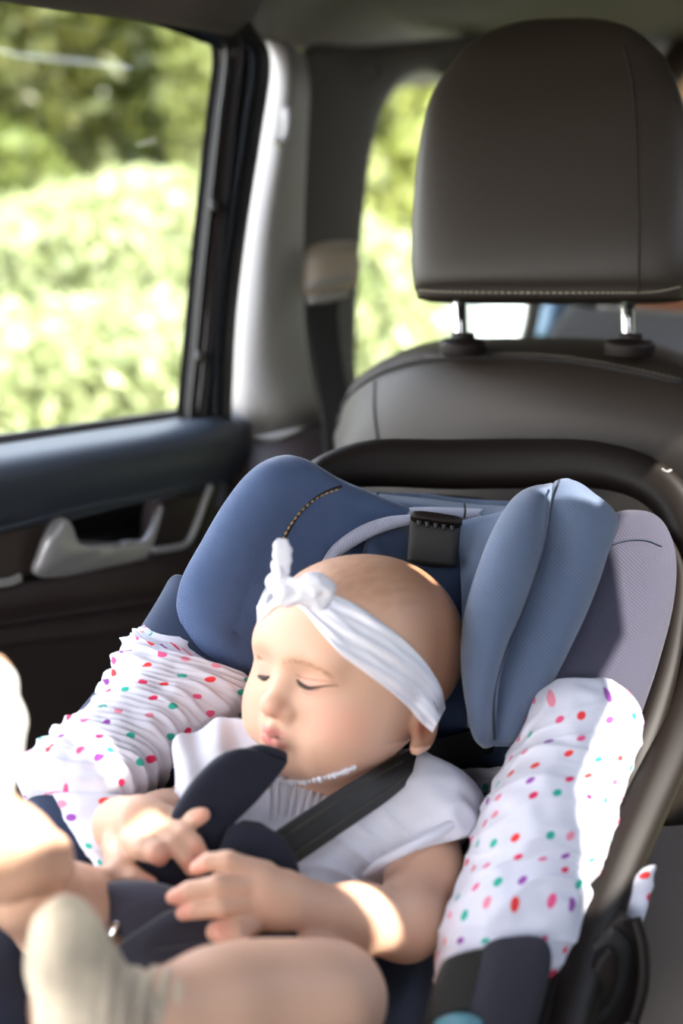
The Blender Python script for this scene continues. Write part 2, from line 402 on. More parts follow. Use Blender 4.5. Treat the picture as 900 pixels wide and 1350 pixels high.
def smooth_mesh(V, F, it=2, lam=.5):
    e = np.vstack([F[:, [0, 1]], F[:, [1, 2]], F[:, [2, 3]], F[:, [3, 0]]])
    deg = np.bincount(e.ravel(), minlength=len(V)).astype(float)
    for _ in range(it):
        A = np.zeros_like(V)
        for c in range(3):
            A[:, c] = np.bincount(e[:, 0], V[e[:, 1], c], len(V))+np.bincount(e[:, 1], V[e[:, 0], c], len(V))
        V = V+lam*(A/deg[:, None]-V)
    return V
#==BODY==
# ================================================================== THE CAR (setting)
AZ = math.radians(36); RD = np.array([math.sin(AZ), math.cos(AZ), 0]); ND = np.array([math.cos(AZ), -math.sin(AZ), 0])  # rearward, inward
DP0 = P(300, 560, 1.5)
def D(x, y, inn=0.0): return on_plane(x, y, DP0+ND*inn, ND)
def patchD(name, rows, m, parent=None, **k):      # rows of (x,y,inward)
    return patch(name, [[D(*q) for q in r] for r in rows], m, parent, world=True, **k)
# roof lining
def z_at(x, y, z): v = P(x, y, 1)-CAMN; return CAMN+v*((z-CAMN[2])/v[2])
Zr = 1.40
roof_edge = [np.array(D(-140, -34, .05)), D(0, 2, .05), D(150, 23, .05), D(285, 44, .05)]
C0 = P(350, 55, 1.62); C1 = P(410, 68, 1.80); C2 = P(470, 78, 2.05); C3 = P(545, 92, 2.45); C4 = P(640, 100, 2.9)
edge = [D(-900, -330, .06)*1.0]+roof_edge+[C0, C1, C2, C3, C4]
edge[0] = D(-140, -34, .05)-RD*1.3; edge.insert(1, D(-140, -34, .05)-RD*.8); edge.insert(2, D(-140, -34, .05)-RD*.35)
off = [np.array([.16, -.03, .10]), np.array([.55, -.10, .15]), np.array([1.35, -.25, .14])]
off2 = [np.array([.05, -.01, .05])]
rows = [edge, [e+np.array([.05, -.015, .045]) for e in edge], [e+np.array([.13, -.04, .075]) for e in edge], [e+np.array([.24, -.07, .085]) for e in edge]]
roof = patch('ceiling', rows, 'liner', world=True, thick=.02, nu=30, nv=80); tag(roof, kind='structure')
def UV(u, v, z): return np.array([DP0[0], DP0[1], 0])+RD*u+ND*v+np.array([0, 0, z])
ZR = 1.455
# flat part of the roof with added openings, shaped to place the sun patches
outer_l = [(-2.0, .10), (.05, .10), (.25, -.03), (1.28, -.80), (1.7, -.95), (1.7, 1.52), (-2.0, 1.52)]
holes = [[(-.9, .93), (-.62, .93), (-.60, 1.03), (-.60, 1.06), (-.9, 1.055)],
         [(-.535, 1.036), (-.512, 1.034), (-.507, 1.066), (-.523, 1.064)],
         [(-.490, .90), (-.481, .90), (-.474, 1.0), (-.484, 1.0)],
         [(-.455, 1.17), (-.441, 1.17), (-.426, 1.25), (-.445, 1.25)],
         [(-.25, .985), (-.19, .985), (-.19, 1.035), (-.225, 1.045), (-.235, 1.03)],
         [(-.338, .98), (-.314, .98), (-.318, 1.02), (-.328, 1.02)],
         [(-.195, 1.058), (-.226, 1.14), (-.285, 1.178), (-.345, 1.225), (-.37, 1.29), (-.36, 1.32), (.3, 1.32), (.3, .985), (0, .985), (-.15, 1.03)]]
bm = bmesh.new(); es = []
for lp in [outer_l]+holes:
    vs = [bm.verts.new(Vector(UV(u, v, ZR))) for u, v in lp]
    es += [bm.edges.new((vs[i], vs[(i+1) % len(vs)])) for i in range(len(vs))]
bmesh.ops.triangle_fill(bm, edges=es, use_beauty=True)
me = bpy.data.meshes.new('ceiling'); bm.to_mesh(me); bm.free(); me.materials.append(M['liner']); rf = bpy.data.objects.new('ceiling', me); COL.objects.link(rf); tag(rf, kind='structure')
md = rf.modifiers.new('s', 'SOLIDIFY'); md.thickness = .015; md.offset = 1
def boxuv(name, u0, u1, v0, v1, z0, z1, m, kind='structure'):
    V = [UV(u, v, z) for u in (u0, u1) for v in (v0, v1) for z in (z0, z1)]
    o = mk(name, V, [[0, 1, 3, 2], [4, 6, 7, 5], [0, 4, 5, 1], [2, 3, 7, 6], [0, 2, 6, 4], [1, 5, 7, 3]], m, smooth=False); tag(o, kind=kind); return o
# the rest of the cabin, out of the picture: right side, front and tail
boxuv('wall_right', -2.0, 1.7, 1.50, 1.54, .25, 1.14, 'door')
boxuv('window_4', -1.26, 1.7, 1.51, 1.513, 1.0, 1.40, glass_mat('dimming_glass', (.22, .24, .22), .05))  # unseen pane; dark tint added to cut light from the right
for u in (-1.35, -.15, .75): boxuv('trim_4', u, u+.09, 1.49, 1.53, .9, 1.47, 'trim_grey')
boxuv('trim_5', -2.0, 1.7, 1.46, 1.53, 1.36, 1.47, 'liner')
boxuv('wall_front', -2.05, -1.9, .0, 1.52, .25, .95, 'blackm')
boxuv('wall_left', -2.0, -.45, -.05, 0, .25, .85, 'door')
boxuv('wall_rear', 1.66, 1.70, -.9, -.25, .25, .72, 'trim_grey')
boxuv('wall_rear', 1.66, 1.70, -.25, 1.5, .25, 1.38, 'trim_grey')
boxuv('trim_6', -.95, -.87, -.03, .0, .8, 1.47, 'trim_grey')
# car floor well
fl = patch('floor', [[np.array([x, y, .30]) for x in (-.75, 0, .9)] for y in (-.6, .4, 2.2)], 'blackm', world=True, thick=.02, nu=6, nv=6); tag(fl, kind='structure')
# ---- door
door = bpy.data.objects.new('door_1', None); COL.objects.link(door); door.location = Vector(D(150, 760)); tag(door, 'dark rear door trim with bluish padded sill, seen at left', kind='structure')
def rowfun(y0, y1, inn, x0=-420, x1=335, sag=0):
    return [(x0, y0+(y0-y1)*1.37, inn), (-200, y0+(y0-y1)*.65, inn), (0, y0, inn), (110, y0*.64+y1*.36-sag, inn), (220, y0*.3+y1*.7-sag, inn), (290, y0*.08+y1*.92, inn*.9), (x1, y1+8, inn*.4)]
# padded upper roll
up_rows = [rowfun(586, 540, -.02), rowfun(590, 544, .012), rowfun(603, 553, .040), rowfun(630, 572, .056), rowfun(660, 600, .056), rowfun(688, 622, .044), rowfun(700, 636, .026)]
for r in up_rows: r[-1] = (330, r[-2][1]+8, r[-1][2])
patchD('padded_roll', up_rows, 'door', door, nu=40, thick=.006)
patchD('door_core', [rowfun(575, 530, -.045), rowfun(800, 760, -.04), rowfun(1100, 1060, -.03), rowfun(1400, 1360, -.03)], 'door_lower', door, nu=8, nv=20, thick=.01)
# slim trim line under the roll
tube('trim_strip', [D(-150, 728, .034), D(0, 697, .036), D(110, 668, .038), D(220, 645, .038), D(285, 631, .034), D(294, 640, .032), D(288, 668, .03)], .0045, 'door', door, n=60)
# insert panel with handle bay
ins = [rowfun(698, 634, .026), rowfun(712, 650, .030), rowfun(770, 715, .034), rowfun(782, 735, .034)]
ins = [[(q[0] if q[0] < 200 else q[0], q[1], q[2]) for q in r][:3]+[(200, r[3][1]+4, r[3][2])] for r in ins]
patchD('insert_panel', [[(-400, 788, .026), (0, 700, .028), (70, 684, .028), (88, 680, .028)], [(-400, 822, .03), (0, 735, .03), (58, 725, .03), (72, 720, .03)], [(-400, 850, .032), (0, 768, .032), (45, 757, .032), (52, 756, .032)]], 'insert', door, nu=12, nv=24)
bay = patchD('handle_recess', [[(60, 690, .0), (130, 672, -.008), (200, 655, -.012), (284, 636, .0)], [(55, 725, -.02), (130, 708, -.03), (200, 695, -.03), (276, 670, -.01)], [(48, 765, .01), (130, 742, .0), (200, 728, -.0), (262, 712, .01)]], 'blackm', door, nu=16, nv=30)
patchD('recess_top_lip', [[(60, 689, .030), (140, 664, .034), (215, 646, .034), (284, 632, .03)], [(62, 697, .03), (140, 674, .032), (212, 657, .032), (278, 643, .028)]], 'door', door, nu=5, nv=30, thick=.02)
patchD('speaker_plate', [[(212, 663, .018), (240, 655, .02), (272, 645, .02)], [(202, 690, .012), (232, 680, .014), (262, 672, .014)], [(194, 726, .018), (222, 718, .02), (250, 712, .02)]], 'door_lower', door, nu=14, nv=14, thick=.02)
# chrome surround of the switch bay
tube('chrome_surround', [D(278, 640, .036), D(270, 660, .036), D(256, 698, .036), D(246, 716, .036), D(228, 722, .034), D(200, 726, .032)], .0035, 'chrome', door, n=50)
# door pull: satin metal wedge and blade
hd = patchD('door_pull', [[(68, 686, .060), (76, 681, .062), (84, 681, .062), (92, 686, .060)],
    [(60, 704, .062), (76, 702, .070), (92, 702, .068), (104, 706, .058)],
    [(50, 736, .058), (75, 728, .070), (104, 720, .066), (150, 714, .052), (196, 711, .042)],
    [(43, 757, .046), (75, 752, .058), (110, 744, .056), (150, 736, .050), (190, 729, .042)],
    [(46, 763, .030), (78, 757, .036), (112, 750, .038), (150, 742, .036), (186, 735, .034)]], 'chrome', door, nu=26, nv=40, thick=.008) if False else None
def loftW(name, secs, m, parent, **k):
    def inv(p):
        v = np.array(p)-CAMN; d = -np.dot(v, BACK); return (450+FPX*np.dot(v, RIGHT)/d, 675-FPX*np.dot(v, UPV)/d, d)
    return loft(name, [(inv(a), inv(b), t) for a, b, t in secs], m, parent, **k)
pull = loftW('door_pull', [(D(77, 681, .05), D(83, 681, .05), .010), (D(70, 690, .052), D(91, 694, .05), .016), (D(60, 708, .054), D(100, 713, .05), .018),
    (D(50, 735, .050), D(122, 716, .048), .020), (D(44, 757, .044), D(140, 716, .044), .018), (D(72, 760, .04), D(160, 716, .042), .016), (D(120, 751, .036), D(176, 713, .04), .014), (D(180, 738, .034), D(192, 711, .038), .012), (D(190, 734, .034), D(204, 690, .034), .009), (D(200, 712, .032), D(214, 658, .03), .007)], 'chrome', door, n=60, ns=28, ex=3, caps=.004)
pull['label'] = 'satin chrome door pull'
# lower panel rolls
low = [rowfun(768, 712, .03), rowfun(778, 724, .042), rowfun(800, 752, .046), rowfun(822, 775, .040), rowfun(830, 790, .052), rowfun(850, 812, .060), rowfun(862, 830, .050), rowfun(960, 930, .035), rowfun(1100, 1060, .03), rowfun(1380, 1300, .03)]
patchD('lower_panel', low, 'door_lower', door, nu=70, nv=40, thick=.006)
lb = patchD('map_pocket_slot', [[(-60, 772, .046), (-10, 765, .048), (14, 762, .048), (28, 757, .048)], [(-60, 783, .046), (-10, 776, .048), (14, 773, .048), (30, 767, .046)]], 'chrome', door, nu=5, nv=14, thick=.004)
# rear window frame of the door (rounded upper corner)
fr_in = [(-160, -55), (0, -22), (150, -3), (240, 22), (272, 36), (286, 52), (288, 78), (280, 150), (272, 240), (262, 340), (252, 440), (243, 520), (240, 548)]
fr_out = [(-160, -75), (0, -40), (150, -20), (250, 12), (305, 40), (338, 58), (350, 92), (336, 190), (318, 300), (303, 420), (298, 520), (298, 556), (304, 572)]
def strip(name, a, b, m, parent, ia, ib, im, thick=.012, **k):
    mid = [((p[0]+q[0])/2, (p[1]+q[1])/2) for p, q in zip(a, b)]
    return patchD(name, [[(x, y, ia) for x, y in a], [(x, y, im) for x, y in mid], [(x, y, ib) for x, y in b]], m, parent, nu=14, nv=90, thick=thick, **k)
def lerp2(a, b, t): return [(p[0]*(1-t)+q[0]*t, p[1]*(1-t)+q[1]*t) for p, q in zip(a, b)]
strip('window_seal', fr_in, lerp2(fr_in, fr_out, .26), 'rubber', door, -.02, .012, .010, .02)
strip('inner_frame', lerp2(fr_in, fr_out, .24), lerp2(fr_in, fr_out, .62), 'maroon', door, .004, .004, .010, .02)
strip('outer_frame', lerp2(fr_in, fr_out, .58), lerp2(fr_in, fr_out, .86), 'door', door, .006, .012, .018, .02)
strip('door_seal', lerp2(fr_in, fr_out, .84), fr_out, 'rubber', door, .012, .010, .022, .012)
for (x, y) in ((281, 272), (262, 470)):
    c = D(x, y, .016); tube('frame_clip', [c-UPV*.006, c+UPV*.006], .005, 'rubber', door, n=4, ns=12)
g1 = patch('window_1', [[D(-160, -40, -.012), D(100, -20, -.012), D(300, 10, -.012)], [D(-160, 300, -.012), D(100, 300, -.012), D(290, 300, -.012)], [D(-160, 640, -.012), D(100, 590, -.012), D(262, 560, -.012)]], 'glass', world=True, thick=.003, nu=4, nv=4); tag(g1, kind='structure')
# ---- white pillar trim behind the door
tr = patch('trim_1', [
  [(338, 40, 1.62), (362, 52, 1.60), (384, 58, 1.60), (402, 72, 1.64)],
  [(352, 95, 1.60), (366, 100, 1.555), (388, 108, 1.555), (408, 118, 1.62)],
  [(338, 190, 1.59), (352, 195, 1.545), (378, 200, 1.545), (404, 206, 1.62)],
  [(318, 300, 1.58), (336, 300, 1.535), (366, 304, 1.54), (400, 308, 1.62)],
  [(306, 400, 1.57), (326, 400, 1.525), (362, 405, 1.53), (400, 410, 1.62)],
  [(302, 480, 1.56), (324, 480, 1.515), (366, 482, 1.52), (408, 482, 1.60)],
  [(304, 540, 1.55), (326, 540, 1.51), (372, 538, 1.51), (420, 532, 1.58)],
  [(308, 574, 1.57), (330, 575, 1.53), (374, 568, 1.53), (424, 556, 1.60)]], 'trim_white', nu=80, nv=30, thick=.01); tag(tr, kind='structure')
# coat hook
hook = thing('coat_hook', 'small pale plastic coat hook on the white pillar trim', 'hook', P(374, 180, 1.54))
tube('hook_stem', [P(378, 146, 1.545), P(380, 160, 1.52), P(378, 178, 1.51), P(372, 190, 1.50), P(362, 184, 1.50)], [.006, .007, .006, .006, .005], 'trim_white', hook, n=24)
loft('hook_plate', [((366, 146, 1.552), (388, 146, 1.552), .01), ((364, 165, 1.548), (390, 165, 1.548), .012), ((362, 196, 1.54), (388, 196, 1.54), .01)], 'trim_white', hook, n=12, ns=20, caps=.008)
# dark lower trim between pillar and seat
lt = patch('trim_2', [[(296, 556, 1.58), (330, 570, 1.56), (380, 566, 1.56), (430, 552, 1.60), (470, 540, 1.6)], [(300, 590, 1.52), (340, 592, 1.50), (390, 590, 1.50), (440, 580, 1.54), (480, 570, 1.56)],
  [(300, 700, 1.45), (340, 700, 1.42), (390, 700, 1.42), (440, 700, 1.44), (480, 700, 1.46)], [(280, 1000, 1.4), (340, 1000, 1.36), (390, 1000, 1.36), (440, 1000, 1.36), (480, 1000, 1.36)]], 'door_lower', nu=40, nv=20, thick=.01); tag(lt, kind='structure')
# quarter panel with its window hole
win = [(592, 100, 2.15), (560, 92, 2.10), (528, 103, 2.04), (502, 140, 1.98), (486, 200, 1.94), (476, 280, 1.90), (469, 360, 1.88), (465, 440, 1.86), (466, 500, 1.85), (490, 515, 1.88), (560, 520, 2.0), (640, 500, 2.15), (690, 440, 2.28), (700, 300, 2.3), (680, 170, 2.28), (640, 120, 2.22)]
outr = [(700, 40, 2.35), (600, 50, 2.15), (480, 62, 1.92), (400, 66, 1.68), (392, 160, 1.65), (386, 280, 1.64), (386, 380, 1.63), (392, 470, 1.62), (404, 560, 1.62), (430, 640, 1.64), (560, 680, 1.8), (700, 660, 2.1), (800, 600, 2.35), (820, 400, 2.5), (820, 200, 2.5), (770, 80, 2.45)]
wl = ringpatch('wall_left', win, outr, 'trim_grey', reveal=.05, rings=12, bulge=.02, n=160); tag(wl, kind='structure')
g2 = patch('window_2', [[(450, 60, 1.95), (600, 60, 2.25), (720, 60, 2.42)], [(440, 300, 1.95), (600, 300, 2.25), (720, 300, 2.42)], [(440, 540, 1.95), (600, 540, 2.25), (720, 540, 2.42)]], 'glass2', nu=4, nv=4, thick=.003); tag(g2, kind='structure')
# airbag mark on the panel
tube('trim_3', PP([(462, 86, 1.84), (494, 84, 1.87), (500, 96, 1.88), (490, 108, 1.87), (464, 108, 1.84), (458, 98, 1.83)]), .0015, 'trim_grey', n=50, closed=True)['kind'] = 'structure'
# ---- seat belt with its guide
belt = thing('seat_belt', 'black seat belt hanging from a beige guide beside the quarter window', 'seat belt', P(435, 590, 1.55))
loft('belt_webbing', [((408, 395, 1.58), (450, 390, 1.60), .004), ((404, 420, 1.57), (446, 418, 1.59), .004), ((412, 480, 1.55), (452, 478, 1.57), .004), ((422, 540, 1.53), (462, 536, 1.55), .004), ((430, 620, 1.50), (470, 616, 1.52), .004)], 'web', belt, n=40, ns=16, ex=5)
gd = loft('belt_guide', [((404, 322, 1.60), (468, 316, 1.66), .012), ((402, 345, 1.58), (470, 338, 1.65), .03), ((402, 372, 1.57), (468, 366, 1.64), .034), ((404, 398, 1.57), (464, 384, 1.63), .026)], 'beige', belt, n=30, ns=24, ex=3, caps=.01)
loft('guide_slot', [((404, 372, 1.555), (464, 360, 1.61), .018), ((404, 383, 1.553), (463, 372, 1.608), .018)], 'trim_white', gd, n=8, ns=20, ex=3, caps=.004)
loft('guide_lip', [((405, 390, 1.55), (462, 378, 1.60), .014), ((407, 404, 1.55), (458, 394, 1.60), .014)], 'trim_white', gd, n=8, ns=20, ex=3, caps=.004)
# ================================================================== REAR SEAT
seat = thing('rear_seat', 'dark brown-grey leather rear seat with tall headrest on two chrome posts', 'car seat', P(700, 1100, 1.25))
bk = patch('backrest', [
  [(446, 560, 1.40), (470, 500, 1.40), (560, 452, 1.38), (700, 446, 1.34), (850, 452, 1.30), (1000, 500, 1.26)],
  [(440, 575, 1.34), (472, 504, 1.33), (562, 456, 1.30), (700, 447, 1.26), (850, 456, 1.22), (1000, 500, 1.18)],
  [(441, 592, 1.30), (480, 518, 1.28), (565, 470, 1.24), (700, 468, 1.20), (850, 486, 1.16), (1000, 520, 1.12)],
  [(443, 640, 1.28), (500, 560, 1.245), (580, 530, 1.21), (700, 530, 1.17), (850, 550, 1.13), (1000, 580, 1.09)],
  [(445, 760, 1.29), (500, 700, 1.25), (600, 700, 1.21), (720, 700, 1.17), (870, 700, 1.12), (1000, 720, 1.08)],
  [(450, 1000, 1.30), (500, 950, 1.26), (600, 950, 1.22), (720, 950, 1.17), (870, 960, 1.10), (1000, 980, 1.06)],
  [(450, 1150, 1.28), (500, 1100, 1.24), (600, 1100, 1.2), (720, 1100, 1.14), (860, 1090, 1.05), (1000, 1080, 1.0)],
  ], 'seat', seat, nu=90, nv=90, thick=.05)
cush = patch('seat_cushion', [
  [(340, 1130, 1.26), (500, 1110, 1.22), (700, 1110, 1.12), (860, 1090, 1.05), (1000, 1080, 1.0)],
  [(340, 1150, 1.22), (500, 1140, 1.18), (700, 1125, 1.08), (858, 1140, .98), (1000, 1130, .93)],
  [(300, 1250, 1.12), (500, 1240, 1.07), (700, 1240, .98), (850, 1240, .89), (1000, 1240, .84)],
  [(200, 1500, .98), (450, 1480, .94), (700, 1450, .86), (850, 1420, .80), (1000, 1420, .76)]], 'seat2', seat, nu=40, nv=50, thick=.06)
seam('top_piping', bk, [(446, 560), (455, 530), (480, 505), (520, 485), (570, 474), (640, 471), (720, 473), (800, 484), (899, 505)], .0028, 'seam', seat, lift=.0018, n=70)
seam('side_seam', bk, [(494, 503), (493, 540), (497, 575), (500, 600)], .0012, 'seam', seat, lift=.0006)
stitches('piping_stitches', bk, [(560, 470), (640, 466), (720, 468), (800, 479), (899, 500)], 'stitch', seat, n=60, r=.0005)
hr = thing('headrest', None, None, P(725, 390, 1.2)); del_keys = [k for k in list(hr.keys())]
hr.parent = seat; hr.location = Vector(P(725, 390, 1.2))-seat.location
def hrsec(y, l, r, dl, dr, t): return ((l, y, dl), (r, y, dr), t)
cushion = loft('headrest_cushion', [
  hrsec(391, 556, 898, 1.20, 1.15, .060), hrsec(384, 549, 908, 1.20, 1.15, .088), hrsec(340, 547, 912, 1.205, 1.15, .10), hrsec(260, 551, 913, 1.21, 1.155, .10), hrsec(190, 560, 908, 1.215, 1.16, .095),
  hrsec(140, 574, 898, 1.22, 1.165, .088), hrsec(105, 594, 885, 1.22, 1.17, .078), hrsec(75, 622, 862, 1.225, 1.175, .066), hrsec(55, 660, 838, 1.225, 1.18, .052), hrsec(44, 700, 805, 1.225, 1.185, .034), hrsec(40, 735, 775, 1.225, 1.19, .012)],
  'seat', hr, n=110, ns=80, ex=5.0)
seam('headrest_seam', cushion, [(822, 60), (833, 110), (838, 180), (841, 260), (842, 330), (841, 386)], .0011, 'seam', hr, lift=.0004, n=60)
stitches('headrest_stitches', cushion, [(552, 383), (600, 385), (700, 386), (800, 386), (860, 385), (897, 378)], 'stitch', hr, n=62, r=.0008)
for (x0, x1, y0, y1, d) in ((604, 608, 392, 446, 1.22), (827, 829, 390, 446, 1.18)):
    tube('post', [P(x0, y0-30, d), P((x0+x1)/2, (y0+y1)/2, d), P(x1, y1+14, d)], .0062, 'steel', hr, n=12, ns=24)
for (x, y, d) in ((610, 452, 1.212), (830, 453, 1.172)):
    c_ = P(x, y, d); z_ = np.array([0, 0, 1.])
    tube('post_collar', [c_-z_*.010, c_-z_*.003, c_, c_+z_*.003, c_+z_*.0045, c_+z_*.009], [.0215, .0222, .0218, .0190, .0115, .0105], 'black', seat, n=24, ns=36)
# parcel shelf and clutter behind
ps = thing('parcel_shelf', 'grey parcel shelf with a pale edge behind the rear seat', 'shelf', P(850, 470, 1.55))
patch('shelf_board', [[(752, 402, 1.95), (850, 412, 1.85), (1000, 418, 1.75)], [(725, 440, 1.7), (850, 440, 1.6), (1000, 445, 1.5)], [(720, 500, 1.5), (850, 510, 1.4), (1000, 520, 1.35)]], 'parcel', ps, nu=12, nv=20, thick=.012)
tube('shelf_edge', PP([(790, 405, 1.90), (870, 413, 1.84), (1000, 420, 1.74)]), .005, 'trim_white', ps, n=12)
bagr = loft('travel_bag', [((825, 360, 2.0), (825, 418, 2.0), .08), ((870, 355, 1.97), (870, 422, 1.97), .08), ((1000, 350, 1.94), (1000, 426, 1.94), .08)], 'tan', None, n=20, ns=20, caps=.03); tag(bagr, 'tan leather roll just visible under right end of the headrest', 'bag')
bx_ = loft('blue_cover', [((716, 398, 2.1), (750, 392, 2.1), .06), ((712, 420, 2.1), (742, 420, 2.1), .08), ((706, 446, 2.1), (732, 450, 2.1), .08)], mat('blue_cover', (.13, .22, .36), .6), None, n=16, ns=20, caps=.01); tag(bx_, 'blue cover seen between the two headrest posts', 'cover')
# person at the top right: only hair in view
FH = Field(P(955, 160, 2.25)-.30, P(955, 160, 2.25)+.30, .008)
pc = P(930, 130, 2.25); I3 = np.eye(3)
FH.ell(pc, I3, (.075, .092, .10)); FH.ell(pc+[0, -.03, -.06], I3, (.055, .07, .06), .03); FH.cone(pc+[0, .01, -.08], pc+[0, .02, -.20], .052, .058, .02)
FH.cone(pc+[-.10, .03, -.25], pc+[.16, .03, -.25], .06, .06, .05); FH.cone(pc+[0, -.085, -.03], pc+[0, -.1, -.045], .012, .014, .012)
for sx_ in (-1, 1): FH.ell(pc+[sx_*.075, .0, -.03], I3, (.01, .02, .03), .006)
v, f = FH.mesh(); pb = mk('person', v, f, mat('tanned_skin', (.55, .33, .22), .5)); tag(pb, 'adult passenger beyond the headrest, only dark brown hair in view', 'person')
FH = Field(pc-.2, pc+.2, .006); FH.ell(pc+[0, .012, .015], I3, (.085, .098, .105)); FH.ell(pc+[0, .03, -.05], I3, (.08, .07, .10), .03); FH.ell(pc+[0, -.10, -.05], I3, (.06, .06, .085), .01, 'sub')
v, f = FH.mesh(); v = v+np.array([[mnoise.noise(Vector((q*22).tolist()))*.007 for _ in range(3)] for q in v]); hh = mk('hair', v, f, 'hair', pb)
# wispy strands at the hair edge
V = []; Fs = []; tree = None
hv = v; rs = np.random.RandomState(3)
for i in rs.choice(len(hv), 900):
    n_ = hv[i]-pc; n_ /= np.linalg.norm(n_); t = rs.normal(size=3); t = t-n_*(t@n_)*.6; t /= np.linalg.norm(t); s = np.cross(n_, t)*.0006; k = len(V)
    V += [hv[i]-s, hv[i]+s, hv[i]+n_*.012+t*.012]; Fs.append([k, k+1, k+2])
mk('loose_strands', V, Fs, 'hair', pb, kind='stuff')
#==CARRIER==
# ================================================================== INFANT CARRIER
cs = thing('infant_car_seat', 'black rear-facing infant car seat lined in blue and slate fabric, strapped on the rear seat', 'infant car seat', P(420, 1250, .98))
# liner (inside of the tub)
lin = patch('seat_liner', [
  [(395, 672, .99), (470, 668, 1.04), (600, 672, 1.05), (700, 672, 1.00)],
  [(300, 850, .95), (400, 850, 1.02), (560, 850, 1.03), (690, 880, .97)],
  [(190, 1000, .90), (320, 1020, .99), (520, 1020, .99), (668, 1020, .92)],
  [(108, 1090, .84), (260, 1150, .96), (480, 1150, .95), (632, 1150, .86)],
  [(20, 1230, .76), (200, 1300, .91), (420, 1300, .90), (600, 1280, .78)],
  [(-60, 1400, .70), (150, 1450, .85), (400, 1450, .84), (575, 1420, .72)]], 'navy', cs, nu=70, nv=60, thick=.012)
shell = patch('shell', [
  [(400, 668, 1.03), (470, 655, 1.12), (620, 655, 1.14), (760, 690, 1.10), (872, 725, 1.03)],
  [(260, 790, 1.0), (330, 850, 1.12), (600, 850, 1.14), (740, 860, 1.10), (872, 860, .98)],
  [(140, 960, .94), (300, 1020, 1.06), (560, 1020, 1.08), (700, 1020, 1.02), (842, 980, .92)],
  [(60, 1110, .88), (240, 1150, 1.02), (500, 1150, 1.03), (690, 1150, .94), (800, 1120, .85)],
  [(-20, 1240, .80), (180, 1300, .96), (440, 1300, .96), (640, 1280, .86), (752, 1280, .78)],
  [(-120, 1400, .73), (130, 1450, .90), (420, 1450, .90), (620, 1420, .78), (715, 1400, .73)]], 'black', cs, nu=60, nv=70, thick=.010)
# carry handle: arc behind the head end, running down the right side
hp = [(392, 652, 1.055), (425, 626, 1.07), (490, 611, 1.08), (590, 612, 1.085), (690, 611, 1.08), (785, 613, 1.065), (858, 636, 1.045), (902, 690, 1.025), (921, 780, 1.0), (916, 880, .955), (882, 985, .89), (838, 1085, .84), (798, 1180, .80), (764, 1285, .76), (736, 1390, .72)]
def along(pts, w_, t, off=(0, 0, 0)):
    c = np.array(pts, float); tg = np.gradient(c[:, :2], axis=0); tg /= np.linalg.norm(tg, axis=1)[:, None]; nn = np.c_[-tg[:, 1], tg[:, 0]]
    ww = np.full(len(c), w_) if np.isscalar(w_) else np.array(w_)
    return [((p[0]+o[0]*h+off[0], p[1]+o[1]*h+off[1], p[2]+off[2]), (p[0]-o[0]*h+off[0], p[1]-o[1]*h+off[1], p[2]+off[2]), t) for p, o, h in zip(c, nn, ww)]
handle = loft('carry_handle', along(hp, [14, 24, 31, 33, 33, 31, 29, 27, 26, 28, 31, 32, 32, 33, 34], .036), 'black', cs, n=150, ns=36, ex=2.6)
loft('handle_grip_ridge', along([(p[0]+(0 if i < 7 else -4), p[1]+(0 if i < 7 else 2), p[2]-.017) for i, p in enumerate(hp[8:])], [4]*7, .006), 'black', handle, n=70, ns=12)
lb2 = seam('moulding_mark', handle, [(872, 618), (878, 622), (884, 620)], .0012, 'trim_white', handle, lift=.0004)
# inner rim of the shell along the right side
rim = loft('shell_rim', along([(700, 700, 1.06), (800, 690, 1.03), (868, 706, 1.01), (892, 760, .985), (884, 850, .94), (860, 940, .90), (822, 1040, .86), (785, 1150, .81), (748, 1260, .77), (715, 1380, .72)], [8, 9, 9, 10, 14, 18, 20, 22, 24, 26], .022), 'black', cs, n=110, ns=24, ex=2.8)
# handle pivot
piv = thing('handle_pivot', None, None, P(800, 1290, .77)); piv.parent = cs; piv.location = Vector(P(800, 1290, .77))-cs.location
def disc(name, x, y, d, rx, ry, th, m, parent, lean=0):
    secs = []; 
    for t in np.linspace(-1, 1, 9):
        h = math.sqrt(max(0, 1-t*t))*rx+.5; yy = y+t*ry; cx_ = x-lean*t
        secs.append(((cx_-h, yy, d), (cx_+h, yy, d), th))
    return loft(name, secs, m, parent, n=30, ns=30, ex=4)
disc('pivot_housing', 795, 1290, .775, 46, 90, .03, 'black', piv, 22); disc('pivot_ring', 792, 1290, .757, 34, 66, .008, 'blackm', piv, 16); disc('pivot_button', 792, 1290, .75, 20, 42, .014, 'black', piv, 10)
tube('pivot_notch', PP([(836, 1210, .765), (846, 1250, .76), (846, 1300, .755), (832, 1350, .75)]), .004, 'black', piv, n=20)
